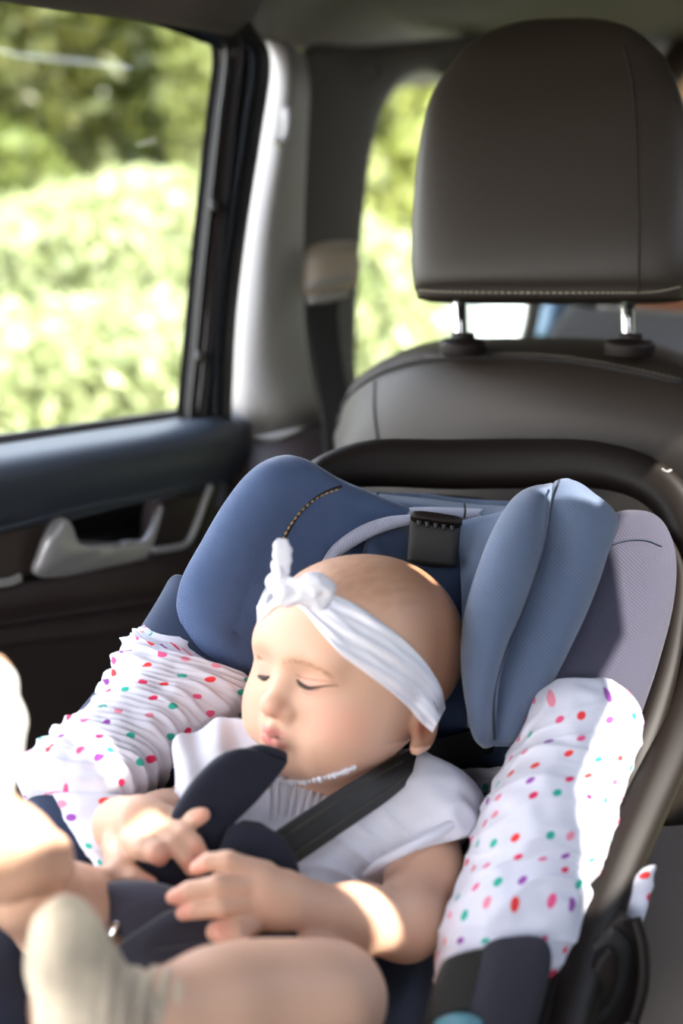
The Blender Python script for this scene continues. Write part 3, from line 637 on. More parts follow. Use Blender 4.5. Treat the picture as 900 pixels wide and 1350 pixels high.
# seat-pad fabric: lower right apron between cloth and bar, and lower left pad
loft('bolster_apron', [((640, 1262, .735), (722, 1255, .742), .02), ((625, 1275, .725), (724, 1268, .735), .03), ((610, 1320, .715), (712, 1320, .725), .035), ((590, 1400, .70), (690, 1400, .71), .035)], mat('apron_cloth', (.012, .011, .020), .8, sheen=0, weave=(300, .4)), cs, n=20, ns=24, ex=3)
loft('front_guard', [((588, 1268, .728), (648, 1254, .732), .012), ((572, 1296, .72), (642, 1280, .724), .02), ((548, 1400, .70), (624, 1400, .70), .02)], mat('olive_plastic', (.012, .010, .006), .7), cs, n=20, ns=24, ex=3)
pillow('adjuster_button', [(572, 1352, .70), (585, 1340, .70), (608, 1336, .70), (630, 1342, .70), (640, 1356, .70), (600, 1376, .69)], 'teal', cs, .008, .006, label='teal adjuster button')
loft('front_pad', [((-60, 1220, .74), (30, 1215, .80), .03), ((-70, 1290, .71), (40, 1290, .78), .035), ((-90, 1400, .68), (50, 1400, .75), .03)], 'navy', cs, n=30, ns=30)
# side bolsters
lbo = loft('side_bolster', [((232, 748, .965), (330, 860, .98), .02), ((208, 790, .95), (335, 900, .955), .05), ((150, 880, .925), (320, 945, .935), .06), ((90, 960, .90), (262, 1000, .90), .06), ((40, 1030, .87), (190, 1060, .87), .06), ((20, 1120, .83), (140, 1150, .83), .05), ((0, 1250, .78), (90, 1260, .79), .04)], 'navy', cs, n=80, ns=50, caps=.01)
rbo = loft('side_bolster', [((812, 698, .985), (852, 696, .985), .018), ((782, 708, .97), (876, 712, .975), .05), ((752, 750, .955), (886, 750, .965), .062), ((725, 810, .935), (880, 812, .95), .065), ((700, 880, .91), (862, 880, .93), .065), ((682, 960, .885), (838, 960, .90), .065), ((650, 1080, .84), (802, 1080, .86), .06), ((600, 1240, .79), (738, 1240, .80), .05), ((570, 1380, .74), (700, 1380, .75), .04)], 'bolster', cs, n=110, ns=60, ex=2.6, uvs=1)
seam('bolster_piping', rbo, [(778, 742), (795, 724), (822, 713), (850, 712), (872, 720)], .0009, 'seamb', rbo, lift=.0005, n=40)
# headrest wings (denim)
lw = pillow('headrest_wing', [(372, 600, .975), (400, 606, .985), (440, 630, 1.0), (500, 655, 1.02), (545, 675, 1.04), (560, 710, 1.05), (520, 740, 1.04), (450, 770, 1.0), (400, 800, .985), (365, 860, .96), (340, 898, .945), (300, 890, .935), (258, 862, .925), (236, 815, .925), (240, 765, .93), (268, 712, .94), (300, 658, .95), (335, 616, .96)], 'denim', cs, .034, .02, spine=[(280, 830, .95), (320, 720, .97), (380, 660, .99), (450, 690, 1.02)], n=130, rings=20, exf=.55)
stitches('wing_stitches', lw, [(446, 645), (420, 655), (396, 675), (378, 700), (365, 730), (355, 765), (347, 795)], mat('tan_thread', (.30, .21, .10), .8), lw, n=24, r=.0011, lift=.0008, duty=.7)
seam('wing_seam', lw, [(450, 641), (424, 651), (400, 671), (382, 697), (369, 727), (359, 762), (351, 792)], .0011, 'seam', lw, lift=.0002)
# back panel of the headrest with pale liner band
patch('headrest_band', [[(500, 651, 1.03), (560, 657, 1.04), (620, 664, 1.04), (700, 668, 1.02)], [(500, 662, 1.015), (560, 667, 1.025), (620, 676, 1.025), (700, 682, 1.0)], [(505, 676, 1.02), (560, 680, 1.03), (620, 688, 1.03), (690, 694, 1.01)]], 'denim2', cs, nu=14, nv=40, thick=.02)
seam_b = tube('band_seam', PP([(612, 664, 1.012), (613, 672, 1.008), (612, 682, 1.01)]), .0008, 'seam', cs, n=10)
patch('pale_liner', [[(430, 728, .985), (480, 695, 1.0), (545, 678, 1.012), (640, 684, 1.02)], [(430, 745, .99), (480, 712, 1.01), (545, 700, 1.02), (640, 700, 1.03)], [(440, 790, 1.0), (490, 760, 1.02), (545, 750, 1.03), (640, 760, 1.04)]], 'greylin', cs, nu=20, nv=40, thick=.01)
loft('pale_crescent', along([(424, 748, .968), (446, 724, .968), (478, 703, .972), (512, 690, .978), (548, 684, .985)], [5, 9, 10, 9, 6], .012), 'greylin', cs, n=40, ns=20)
pillow('head_cushion', [(480, 720, .975), (500, 700, .98), (535, 694, .985), (575, 697, .985), (610, 720, .98), (625, 800, .965), (630, 900, .955), (600, 980, .95), (500, 960, .97), (470, 800, .98)], 'navy', cs, .012, .02, n=90)
patch('wing_inner_panel', [[(596, 690, .985), (625, 682, .975), (660, 674, .965), (700, 655, .955)], [(598, 760, .975), (615, 760, .96), (640, 740, .95), (670, 720, .945)], [(606, 860, .96), (610, 860, .95), (620, 850, .94), (640, 840, .935)], [(615, 960, .95), (622, 960, .94), (632, 960, .935), (645, 960, .93)]], 'denim2', cs, nu=30, nv=24, thick=.012)
rw2 = loft('wing_roll', [((700, 656, .935), (734, 640, .925), .010), ((672, 676, .925), (728, 664, .915), .030), ((640, 730, .90), (714, 730, .89), .046), ((614, 800, .875), (688, 810, .872), .052), ((607, 870, .865), (662, 880, .862), .050), ((619, 940, .87), (654, 945, .865), .036), ((640, 978, .88), (655, 980, .87), .014)], 'denim2', cs, n=80, ns=50, ex=2.2)
rw = loft('headrest_wing', [((732, 634, .925), (748, 633, .93), .010), ((727, 645, .92), (775, 656, .935), .03), ((722, 675, .91), (799, 690, .945), .05), ((712, 740, .90), (775, 730, .935), .058), ((690, 800, .885), (745, 790, .925), .06), ((662, 865, .875), (722, 850, .91), .058), ((650, 925, .87), (700, 905, .90), .045), ((650, 968, .87), (678, 965, .89), .028), ((656, 984, .875), (668, 984, .88), .01)], 'denim2', cs, n=90, ns=60, ex=2.2)
tube('wing_piping', PP([(737, 633, .912), (727, 662, .893), (716, 725, .874), (692, 800, .858), (663, 868, .850), (651, 920, .850), (652, 975, .864)]), .0009, 'seamb', rw, n=70)
# harness adjuster behind the head
ha = thing('harness_adjuster', None, None, P(570, 740, 1.0)); ha.parent = cs; ha.location = Vector(P(570, 740, 1.0))-cs.location
loft('adjuster_plate', [((534, 745, .965), (602, 752, .965), .012), ((538, 700, .965), (606, 706, .965), .014), ((543, 674, .97), (608, 683, .97), .014)], 'blackm', ha, n=20, ns=24, ex=5, caps=.003)
loft('adjuster_lip', [((542, 672, .955), (610, 682, .955), .012), ((540, 688, .952), (608, 698, .952), .014)], 'black', ha, n=10, ns=20, ex=4, caps=.003)
for i in range(5):
    a = P(552+i*11, 686+i*1.7, .943); tube('grip_rib', [a, a-UPV*.004], .0016, 'blackm', ha, n=4, ns=8)
# webbing strap over the baby's left shoulder
M['strapl'] = 'web'
ws = loft('harness_webbing', [((640, 960, .95), (655, 990, .95), .003), ((575, 975, .905), (600, 1008, .905), .003), ((522, 998, .862), (556, 1020, .865), .003), ((470, 1026, .826), (508, 1058, .83), .003), ((412, 1063, .80), (450, 1098, .803), .003), ((350, 1104, .782), (386, 1142, .785), .003)], 'web', cs, n=70, ns=30, ex=6)
for f_ in (.25, .75):
    pts = [(522+(556-522)*f_, 998+22*f_, .8595+.003*f_), (470+38*f_, 1026+32*f_, .8235+.004*f_), (412+38*f_, 1063+35*f_, .7975+.003*f_), (350+36*f_, 1104+38*f_, .7795+.003*f_)]
    tube('webbing_ridge', PP(pts), .0007, mat('web_ridge', (.05, .042, .03), .6), ws, n=40, ns=6)
# harness pads
pad1 = loft('harness_pad', [((360, 990, .794), (379, 996, .799), .005), ((330, 986, .792), (378, 1004, .802), .011), ((296, 992, .785), (368, 1020, .797), .014), ((262, 1020, .78), (336, 1058, .788), .015), ((238, 1052, .775), (300, 1096, .78), .015), ((200, 1110, .77), (284, 1140, .775), .014), ((150, 1140, .765), (262, 1180, .768), .013), ((132, 1170, .76), (235, 1225, .76), .012)], 'pad', cs, n=90, ns=40, ex=3.2)
pad2 = loft('harness_pad', [((318, 1082, .776), (345, 1086, .778), .006), ((300, 1094, .772), (372, 1106, .776), .014), ((288, 1120, .765), (392, 1140, .768), .015), ((262, 1160, .758), (398, 1180, .76), .014), ((215, 1200, .752), (396, 1225, .755), .013), ((170, 1232, .745), (380, 1250, .75), .012), ((150, 1262, .742), (330, 1272, .745), .008)], 'pad', cs, n=90, ns=40, ex=3.2)
cp = pillow('crotch_pad', [(134, 1170, .748), (160, 1160, .75), (215, 1165, .75), (250, 1185, .745), (240, 1220, .74), (180, 1248, .735), (150, 1225, .735), (136, 1200, .742)], mat('violet_grey_pad', (.045, .042, .062), .9, sheen=.3, bump=(1500, .3, .0006)), cs, .012, .01)
cp2 = pillow('belly_pad', [(150, 1258, .728), (190, 1220, .73), (240, 1195, .735), (330, 1195, .74), (400, 1210, .745), (385, 1245, .74), (330, 1262, .735), (250, 1280, .728), (190, 1286, .725)], mat('belly_pad_cloth', (.024, .023, .036), .9, sheen=.3, bump=(1500, .3, .0006)), cs, .014, .012, spine=[(200, 1250, .732), (360, 1225, .742)])
bkl = loft('buckle', [((140, 1236, .728), (150, 1212, .73), .006), ((150, 1240, .728), (162, 1214, .73), .006)], 'steel', cs, n=8, ns=14, ex=4, caps=.002, label='small metal buckle tongue')
# ================================================================== MUSLIN CLOTHS
def ruche(f, amp, sk=1.5, amp2=.0012, wob=.02):
    def d(u, v, V):
        Q = V.reshape(-1, 3); sh = u.shape
        n1 = np.array([mnoise.noise(Vector((q*14).tolist())) for q in Q]).reshape(sh)
        n3 = np.array([mnoise.noise(Vector((q*30+3).tolist())) for q in Q]).reshape(sh)
        n2 = np.array([mnoise.noise(Vector((q*85+7).tolist())) for q in Q]).reshape(sh)
        ph = f*v*6.283+sk*u*60+n1*7+n3*2.5; ph2 = 2.3*f*v*6.283-sk*u*35+n1*9+n3*4
        a = np.clip(.55+1.3*n3+.5*n1, .05, 1.3)
        return amp*.75*(1-np.abs(np.sin(ph*.5)))**1.5*a+amp*.4*(1-np.abs(np.sin(ph2*.5)))**2*np.clip(.6-n3, 0, 1)+amp2*n2*1.6+n1*.003
    return d
lc = thing('muslin_cloth', 'white muslin cloth with coloured dots gathered over the left bolster', 'cloth', P(150, 1150, .84))
loft('gathered_drape', [((200, 824, .93), (240, 838, .92), .02), ((176, 836, .925), (300, 886, .925), .05), ((158, 866, .915), (334, 906, .93), .066), ((140, 905, .905), (318, 942, .915), .074), ((122, 938, .895), (262, 984, .89), .076), ((84, 966, .88), (214, 1020, .87), .076), ((48, 1000, .865), (184, 1048, .85), .07), ((28, 1030, .85), (160, 1062, .835), .05), ((34, 1052, .84), (140, 1066, .83), .02)], 'dots', lc, n=260, ns=110, ex=2.3, disp=ruche(13, .0058))
loft('hanging_corner', [((70, 1048, .83), (166, 1052, .83), .012), ((84, 1080, .82), (158, 1082, .82), .012), ((104, 1110, .81), (152, 1112, .81), .010), ((124, 1136, .80), (150, 1142, .80), .008), ((140, 1165, .79), (150, 1168, .79), .006)], 'dots', lc, n=70, ns=50, disp=ruche(3, .002))
rc = thing('muslin_cloth', 'white muslin cloth with coloured dots wrapped round the right bolster', 'cloth', P(660, 1260, .78))
loft('wrapped_drape', [((706, 957, .868), (818, 954, .886), .03), ((684, 964, .86), (838, 958, .88), .078), ((664, 1010, .84), (826, 1010, .865), .082), ((644, 1060, .82), (810, 1062, .845), .08), ((628, 1110, .80), (794, 1112, .825), .078), ((612, 1160, .785), (776, 1162, .808), .075), ((590, 1205, .77), (756, 1210, .79), .072), ((581, 1250, .76), (742, 1258, .78), .068), ((574, 1320, .745), (722, 1310, .765), .05)], 'dots', rc, n=240, ns=110, ex=2.5, disp=ruche(6, .0036, sk=.7))
loft('tucked_strip', [((585, 1016, .94), (585, 1050, .94), .006), ((630, 1012, .925), (632, 1044, .925), .006), ((680, 1005, .90), (680, 1040, .90), .006)], 'dots', rc, n=30, ns=24, disp=ruche(2, .0015))
loft('loose_end', [((848, 1146, .80), (860, 1142, .80), .006), ((826, 1172, .795), (856, 1176, .795), .008), ((822, 1200, .79), (850, 1206, .79), .008), ((832, 1224, .785), (844, 1226, .785), .005)], 'dots', rc, n=30, ns=24, disp=ruche(2, .0015))
#==BABY==
# ================================================================== THE BABY
baby = thing('person', 'sleeping baby in white top and knotted white headband strapped in the blue-lined car seat', 'person', P(300, 1330, .86))
# head frame (S: baby's left, F: face, U: crown)
def frame(yaw, pitch, roll):
    F = np.array([-math.sin(yaw)*math.cos(pitch), -math.sin(pitch), math.cos(yaw)*math.cos(pitch)])
    U = np.array([0, 1, 0])-F[1]*F; U /= np.linalg.norm(U); S = np.cross(U, F)
    U2 = math.cos(roll)*U+math.sin(roll)*S; S2 = math.cos(roll)*S-math.sin(roll)*U
    return C2W(S2), C2W(F), C2W(U2)
HS, HF, HU = frame(math.radians(41), math.radians(-4), math.radians(10)); HA = np.array([HS, HF, HU])
HC = P(472, 861, .874)
def H(s, f, u): return HC+(HS*s+HF*f+HU*u)
def rotS(a, ax):   # tilt axes about S by a
    c, s = math.cos(a), math.sin(a); return np.array([ax[0], ax[1]*c+ax[2]*s, ax[2]*c-ax[1]*s])
lo = np.minimum(P(-120, 1500, .60), P(700, 1500, .60)); 
B = Field(np.array([-.34, .42, .64]), np.array([.13, 1.02, 1.18]), .0017)
# cranium and face
B.ell(H(0, -.010, .005), HA, (.0600, .070, .0605), .004)
B.ell(H(0, .020, -.002), HA, (.0535, .050, .056), .02)
B.ell(H(0, .012, -.034), HA, (.050, .050, .042), .02)
for s in (-1, 1):
    B.ell(H(s*.0285, .034, -.042), HA, (.0225, .0275, .024), .014)      # cheeks
    B.ell(H(s*.022, .040, -.056), HA, (.0175, .020, .016), .012)       # jowls
B.ell(H(0, .054, -.067), HA, (.013, .012, .010), .010)       # chin
B.ell(H(0, .028, -.066), HA, (.026, .024, .016), .014)       # under chin
B.ell(H(0, .055, .008), HA, (.034, .014, .020), .016)
B.cone(H(-.024, .057, .0005), H(.024, .057, .0005), .0085, .0085, .012)      # brow ridge
for s in (-1, 1):
    B.ell(H(s*.0205, .0745, -.0125), HA, (.0135, .0105, .0085), .010, 'sub')   # sockets
    B.ell(H(s*.0200, .0560, -.0135), HA, (.0118, .0090, .0088), .0035)     # lids
# nose
B.cone(H(0, .0605, -.006), H(0, .0715, -.030), .0055, .0075, .006)
B.ell(H(0, .0740, -.0325), HA, (.0082, .0072, .0070), .003)
for s in (-1, 1): B.ell(H(s*.0085, .0670, -.0350), HA, (.0052, .0062, .0052), .0025)
for s in (-1, 1): B.ell(H(s*.0042, .0730, -.0405), HA, (.0022, .0028, .0024), .0012, 'sub')
# muzzle and lips
B.ell(H(0, .0595, -.0480), HA, (.0150, .0105, .0120), .008)
B.cone(H(-.0095, .0655, -.0505), H(0, .0715, -.0478), .0018, .0032, .0025); B.cone(H(0, .0715, -.0478), H(.0095, .0655, -.0505), .0032, .0018, .0025)
B.cone(H(-.0055, .0675, -.0550), H(.0055, .0675, -.0550), .0036, .0036, .003)
B.cone(H(-.0110, .0690, -.0517), H(.0110, .0690, -.0517), .0012, .0012, .0008, 'sub')
B.cone(H(0, .0755, -.0425), H(0, .0750, -.0455), .0012, .0016, .0016, 'sub')
# ear
EA = rotS(math.radians(-12), HA)
B.ell(H(.0590, -.006, -.032), EA, (.0062, .0120, .0185), .003)
B.ell(H(.0665, -.002, -.031), EA, (.0060, .0068, .0100), .0012, 'sub')
B.ell(H(.0600, -.001, -.0455), EA, (.0045, .0060, .0060), .002)
B.ell(H(-.0585, -.006, -.032), EA, (.0050, .0115, .0180), .003)
# neck, trunk
def px(x, y, d, r): return (x, y, d, r)
B.chain([(462, 985, .885, 46), (440, 1060, .90, 50)], .016)
B.chain([(300, 1040, .915, 40), (430, 1058, .915, 62), (560, 1062, .89, 42)], .02)
B.chain([(430, 1070, .91, 100), (370, 1180, .88, 108), (310, 1280, .85, 105)], .03)
# left arm (right in the picture) and hand
B.chain([(565, 1062, .885, 42), (560, 1150, .84, 47), (535, 1216, .80, 47)], .012)
B.chain([(535, 1216, .80, 47), (470, 1212, .775, 44), (400, 1198, .755, 33)], .010)
B.chain([(405, 1197, .756, 33), (372, 1188, .745, 37), (345, 1178, .738, 34)], .008)
B.chain([(352, 1200, .738, 28), (338, 1160, .737, 26)], .008)
def finger(q, k=.0016): B.chain(q, k)
finger([(338, 1150, .735, 17), (300, 1135, .726, 14), (275, 1136, .727, 12), (259, 1145, .731, 10.5)])
finger([(330, 1168, .730, 17), (285, 1168, .717, 14), (250, 1174, .718, 12.5), (228, 1183, .722, 10.5)])
finger([(330, 1192, .730, 17), (290, 1196, .715, 14), (260, 1199, .716, 12.5), (241, 1204, .720, 10.5)])
finger([(338, 1212, .732, 18), (310, 1226, .718, 15), (292, 1228, .717, 14.5), (284, 1228, .719, 13.5)])
finger([(350, 1150, .748, 16), (325, 1142, .752, 13), (300, 1150, .752, 11), (285, 1160, .750, 10)])
for a_, b_ in (((352, 1150), (344, 1156)), ): pass
# wrist fold of the left arm
# right arm and hand
B.chain([(300, 1040, .915, 40), (262, 1062, .87, 36), (215, 1078, .83, 32)], .010)
B.chain([(215, 1078, .83, 32), (160, 1085, .80, 32)], .010)
B.chain([(158, 1090, .80, 33), (185, 1086, .785, 33), (212, 1088, .778, 26)], .010)
finger([(212, 1082, .785, 20), (240, 1082, .775, 14), (258, 1078, .770, 12), (268, 1074, .768, 10.5)], .003)
finger([(212, 1092, .775, 20), (242, 1100, .764, 14), (256, 1112, .762, 12), (265, 1124, .762, 10)], .002)
finger([(205, 1098, .770, 20), (228, 1112, .760, 14), (244, 1130, .758, 12), (252, 1146, .760, 10)], .002)
finger([(178, 1108, .772, 22), (190, 1118, .758, 17), (206, 1124, .752, 14.5), (211, 1131, .756, 12)], .002)
finger([(155, 1115, .780, 22), (162, 1142, .765, 16), (178, 1158, .758, 13.5), (198, 1164, .756, 10.5)], .003)
# left leg (front, along the bottom)
B.chain([(320, 1310, .85, 86), (400, 1330, .78, 78), (434, 1318, .71, 58)], .016)
B.chain([(434, 1318, .71, 58), (280, 1335, .645, 62), (205, 1345, .62, 52)], .03)
B.ell(P(362, 1326, .675), np.array([RIGHT, UPV, BACK]), (.045, .027, .027), .03)
B.chain([(205, 1345, .62, 52), (120, 1345, .60, 50), (92, 1260, .60, 42), (84, 1215, .60, 30)], .014)
# right leg, drawn up at the left edge
B.chain([(240, 1270, .85, 80), (150, 1215, .80, 62), (85, 1205, .745, 62), (30, 1170, .69, 56)], .012)
B.chain([(140, 1300, .80, 70), (90, 1330, .75, 60)], .02)
B.chain([(52, 1136, .655, 46), (8, 1124, .64, 64), (-44, 1090, .62, 68), (-52, 1010, .60, 50)], .006)
B.chain([(-45, 1010, .60, 52), (-30, 960, .60, 46), (-25, 900, .60, 42)], .01)
V, F = B.mesh(); V = smooth_mesh(V, F, 2, .5)
del B
# body colour: lips, cheeks, downy scalp, finger tips, plus some painted shade
tint = np.tile(np.array([.68, .415, .29, 1.]), (len(V), 1))
L_ = (V-HC)@HA.T
def blob(c, r, col, amt):
    d = np.linalg.norm((L_-np.array(c))/np.array(r), axis=1); a = amt*np.clip(1.5-d, 0, 1)
    a = a*a*(3-2*a); tint[:, :3] = tint[:, :3]*(1-a[:, None])+np.array(col)*a[:, None]
for s in (-1, 1): blob((s*.034, .048, -.034), (.018, .018, .016), (.80, .36, .26), .55)
blob((0, .074, -.033), (.009, .008, .007), (.78, .34, .24), .6)
for s in (-1, 1): blob((s*.021, .060, -.014), (.011, .012, .007), (.70, .36, .28), .6)
sc_ = np.clip((L_[:, 2]-.012-.35*(L_[:, 1])*1.0)/.03, 0, 1)*(L_[:, 2] > -.03)*(np.linalg.norm(L_, axis=1) < .12)
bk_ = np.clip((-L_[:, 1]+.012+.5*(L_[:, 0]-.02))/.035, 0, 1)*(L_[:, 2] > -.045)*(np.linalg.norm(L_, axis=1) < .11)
tint[:, :3] = tint[:, :3]*(1-.85*bk_[:, None])+np.array([.22, .09, .045])*.85*bk_[:, None]  # back of head: brown hair, darkened further with painted shade
dn = np.array([mnoise.noise(Vector((q[0]*260, q[1]*60, q[2]*260))) for q in L_])
tint[:, :3] = tint[:, :3]*(1-(.45*sc_*(1+.5*dn))[:, None])+np.array([.40, .19, .10])*(.45*sc_*(1+.5*dn))[:, None]
lipm = (np.abs(L_[:, 0]) < .0115) & (L_[:, 1] > .056)
for cz, hz in ((-.0485, .0026), (-.0550, .0036)):
    a = np.clip(1.4-np.sqrt((L_[:, 0]/.0098)**2+((L_[:, 2]-cz)/hz)**2), 0, 1)*(L_[:, 1] > .056); tint[:, :3] = tint[:, :3]*(1-a[:, None])+np.array([.62, .20, .18])*a[:, None]
blob((.0610, -.001, -.030), (.004, .006, .009), (.35, .10, .05), .8)  # ear hollow darkened, its shade put into the colour
a = np.clip(1-np.abs(L_[:, 2]+.0517)/.0009, 0, 1)*np.clip((.0115-np.abs(L_[:, 0]))/.002, 0, 1)*(L_[:, 1] > .055); tint[:, :3] = tint[:, :3]*(1-.75*a[:, None])+np.array([.18, .04, .03])*.75*a[:, None]  # gap between the lips painted dark in place of shade
for t in ((259, 1145, .725), (228, 1183, .715), (241, 1204, .715), (284, 1228, .71), (268, 1074, .76), (265, 1124, .755), (252, 1146, .755), (211, 1131, .75), (198, 1164, .75)):
    d = np.linalg.norm(V-P(*t), axis=1)/.0075; a = .6*np.clip(1.4-d, 0, 1); tint[:, :3] = tint[:, :3]*(1-a[:, None])+np.array([.82, .34, .26])*a[:, None]
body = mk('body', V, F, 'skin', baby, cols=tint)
# lashes, brows, lid creases (drawn on the face in head coordinates)
def HP(pts, lift=.0003):
    out = []
    for s, f, u in pts:
        o = Vector(H(s, .11, u)); h = bvh(body).ray_cast(o, Vector(-HF)); 
        if h[0] is not None: out.append(np.array(h[0])+HF*lift)
    return out
def face_line(pix, lift=.0002, n=40, jmax=.004):
    pts = [hit(body, *q, lift=lift) for q in cr(np.array(pix, float), n)]; return [p for p in pts if p is not None]
tube('eyelash_line', face_line([(391, 896), (395, 901), (401, 905), (408, 907), (418, 906), (432, 904), (446, 904)]), [.0005, .0012, .0014, .0012, .0007, .0004, .0002], 'lash', baby, n=40, ns=8)
tube('eyelash_line', face_line([(341, 891), (345, 893), (350, 894), (355, 892)]), [.0010, .0018, .0018, .0008], 'lash', baby, n=20, ns=8)
tube('lid_crease', face_line([(389, 889), (398, 893), (412, 896), (430, 898), (444, 901)], -.0001), [.0002, .0004, .0004, .0003, .0002], 'crease', baby, n=40, ns=6)
tube('lid_crease', face_line([(396, 910), (404, 914), (414, 916)], -.0001), [.0001, .0003, .0001], 'crease', baby, n=16, ns=6)
for c_, dv in ((face_line([(393, 901), (401, 906), (410, 908), (422, 907)]), (-.25, -1)), (face_line([(340, 891), (344, 893), (349, 894)]), (-1.2, -.1))):
    Vl = []; Fl = []
    for i in range(0, len(c_), 2):
        p_ = c_[i]; t = i/len(c_); dr_ = (RIGHT*dv[0]+UPV*dv[1]*.6+BACK*.7)*.0034; k = len(Vl); w_ = RIGHT*.00013
        Vl += [p_-w_, p_+w_, p_+dr_*.6-w_*.6, p_+dr_*.6+w_*.6, p_+dr_+UPV*.0004]; Fl += [[k, k+1, k+3, k+2], [k+2, k+3, k+4]]
    mk('eyelashes', Vl, Fl, 'lash', baby, kind='stuff')
for pix, ln in (([(372, 868), (388, 868), (405, 872), (422, 880), (436, 888)], .0032), ([(338, 862), (345, 867), (352, 872)], .0020)):
    Vl = []; Fl = []; rs = np.random.RandomState(5); c = face_line(pix, .0001, 60)
    for i in range(420):
        t = rs.rand(); p_ = c[int(t*(len(c)-1))]+UPV*rs.normal()*.0015; dr_ = (RIGHT*.9-UPV*.3-BACK*.35)*ln; w_ = UPV*.00009; k = len(Vl)
        Vl += [p_-w_, p_+w_, p_+dr_+BACK*.0003]; Fl += [[k, k+1, k+2]]
    mk('eyebrow', Vl, Fl, 'brow', baby, kind='stuff')
# downy hair on the crown
rs = np.random.RandomState(9); Vl = []; Fl = []
idx_ = np.where((sc_ > .5))[0]
for i in rs.choice(idx_, 1500):
    p_ = V[i]; n_ = p_-HC; n_ /= np.linalg.norm(n_); t = -HF*.8-HU*.3+HS*.2+rs.normal(size=3)*.25; t -= n_*(t@n_); t /= np.linalg.norm(t); w_ = np.cross(n_, t)*.00007; k = len(Vl)
    Vl += [p_-w_, p_+w_, p_+t*.007+n_*.0008]; Fl += [[k, k+1, k+2]]
mk('downy_hair', Vl, Fl, 'fuzz', baby, kind='stuff')
# headband: wraps the head from the knot over the temple to behind the ear
bandpx_up = [(338, 800), (352, 772), (372, 760), (395, 764), (430, 780), (465, 795), (500, 818), (535, 846), (562, 875), (582, 908), (587, 934)]
bandpx_dn = [(339, 822), (350, 812), (368, 799), (396, 802), (420, 830), (448, 862), (480, 886), (512, 910), (535, 930), (554, 952), (570, 966)]
U_ = cr(np.array(bandpx_up, float), 90); D_ = cr(np.array(bandpx_dn, float), 90); nv_ = 22
rows = []; last = None
for i in range(90):
    col = []
    for j in range(nv_):
        t = j/(nv_-1); q = U_[i]*(1-t)+D_[i]*t; h = hit(body, q[0], q[1])
        col.append(h if h is not None else None)
    rows.append(col)
G = np.full((90, nv_, 3), np.nan)
for i in range(90):
    for j in range(nv_):
        if rows[i][j] is not None: G[i, j] = rows[i][j]
# fill misses from head ellipsoid depth: use nearest valid neighbour's depth along the ray
dep = np.full((90, nv_), np.nan)
for i in range(90):
    for j in range(nv_):
        if rows[i][j] is not None:
            dd = -np.dot(G[i, j]-CAMN, BACK)
            if dd < .93: dep[i, j] = dd
for _ in range(60):
    m_ = np.isnan(dep)
    if not m_.any(): break
    pd = np.pad(dep, 1, constant_values=np.nan); nb = np.stack([pd[:-2, 1:-1], pd[2:, 1:-1], pd[1:-1, :-2], pd[1:-1, 2:]])
    with np.errstate(all='ignore'):
        import warnings; warnings.simplefilter('ignore'); mean = np.nanmean(nb, 0)
    dep = np.where(m_, mean+.0008, dep)
for _ in range(5):
    pd = np.pad(dep, 1, mode='edge'); dep = (pd[:-2, 1:-1]+pd[2:, 1:-1]+pd[1:-1, :-2]+pd[1:-1, 2:]+2*dep)/6
Gr = np.zeros((90, nv_, 3))
for i in range(90):
    for j in range(nv_):
        t = j/(nv_-1); q = U_[i]*(1-t)+D_[i]*t; s = i/89
        fold = .0018*math.sin(t*15+math.sin(s*9)*1.6+s*4)*(.4+.6*math.sin(math.pi*t))+.0011*math.sin(t*31+s*20)+.0016*mnoise.noise(Vector((s*9, t*16, 4)))+.0012*mnoise.noise(Vector((s*14, t*5, 1)))
        edge = .0022*(1-(2*t-1)**6)
        Gr[i, j] = P(q[0], q[1], dep[i, j]-.0014-edge-fold-.004*max(0, (s-.82)/.18))
Vb = np.concatenate([Gr.reshape(-1, 3), (Gr+(-BACK)*.0025).reshape(-1, 3)]); Fb = grid_faces(90, nv_).tolist(); k = 90*nv_
Fb += [[q+k for q in reversed(f)] for f in grid_faces(90, nv_).tolist()]
bd = [i*nv_ for i in range(90)]+[89*nv_+j for j in range(1, nv_)]+[i*nv_+nv_-1 for i in range(88, -1, -1)]+[j for j in range(nv_-2, 0, -1)]
for i in range(len(bd)): a, b = bd[i], bd[(i+1) % len(bd)]; Fb.append([a, b, b+k, a+k])
hb = mk('headband', Vb, Fb, 'band', baby); fixn(hb)
# knot with its two ends
KF = Field(P(390, 770, .80)-.05, P(390, 770, .80)+.05, .0012)
kd = float(np.nanmin(dep[15:35]))-.003
KF.chain([(362, 768, kd+.003, 13), (380, 780, kd-.002, 17), (398, 784, kd-.003, 14)], .004); KF.chain([(392, 772, kd-.006, 11), (415, 770, kd-.006, 15), (428, 778, kd-.004, 14), (425, 792, kd-.002, 10)], .003)
KF.chain([(400, 790, kd-.005, 10), (418, 796, kd-.004, 10)], .003)
KF.chain([(368, 768, kd-.002, 11), (366, 745, kd-.004, 8)], .003)
kv, kf = KF.mesh(); kv = smooth_mesh(kv, kf, 2); kv = kv+np.array([[mnoise.noise(Vector((q*160).tolist())+Vector((c*9, 0, 0)))*.0016 for c in range(3)] for q in kv]); mk('knot', kv, kf, 'band', hb)
ke = loft('knot_end', [((361, 770, kd), (376, 770, kd), .008), ((361, 745, kd-.004), (383, 744, kd-.002), .007), ((360, 722, kd-.003), (384, 724, kd-.001), .006), ((365, 711, kd), (378, 712, kd), .004)], 'band', hb, n=40, ns=24, disp=lambda u, v, V: .0004*np.sin(v*26+u*300)+.0004*np.sin(u*700))
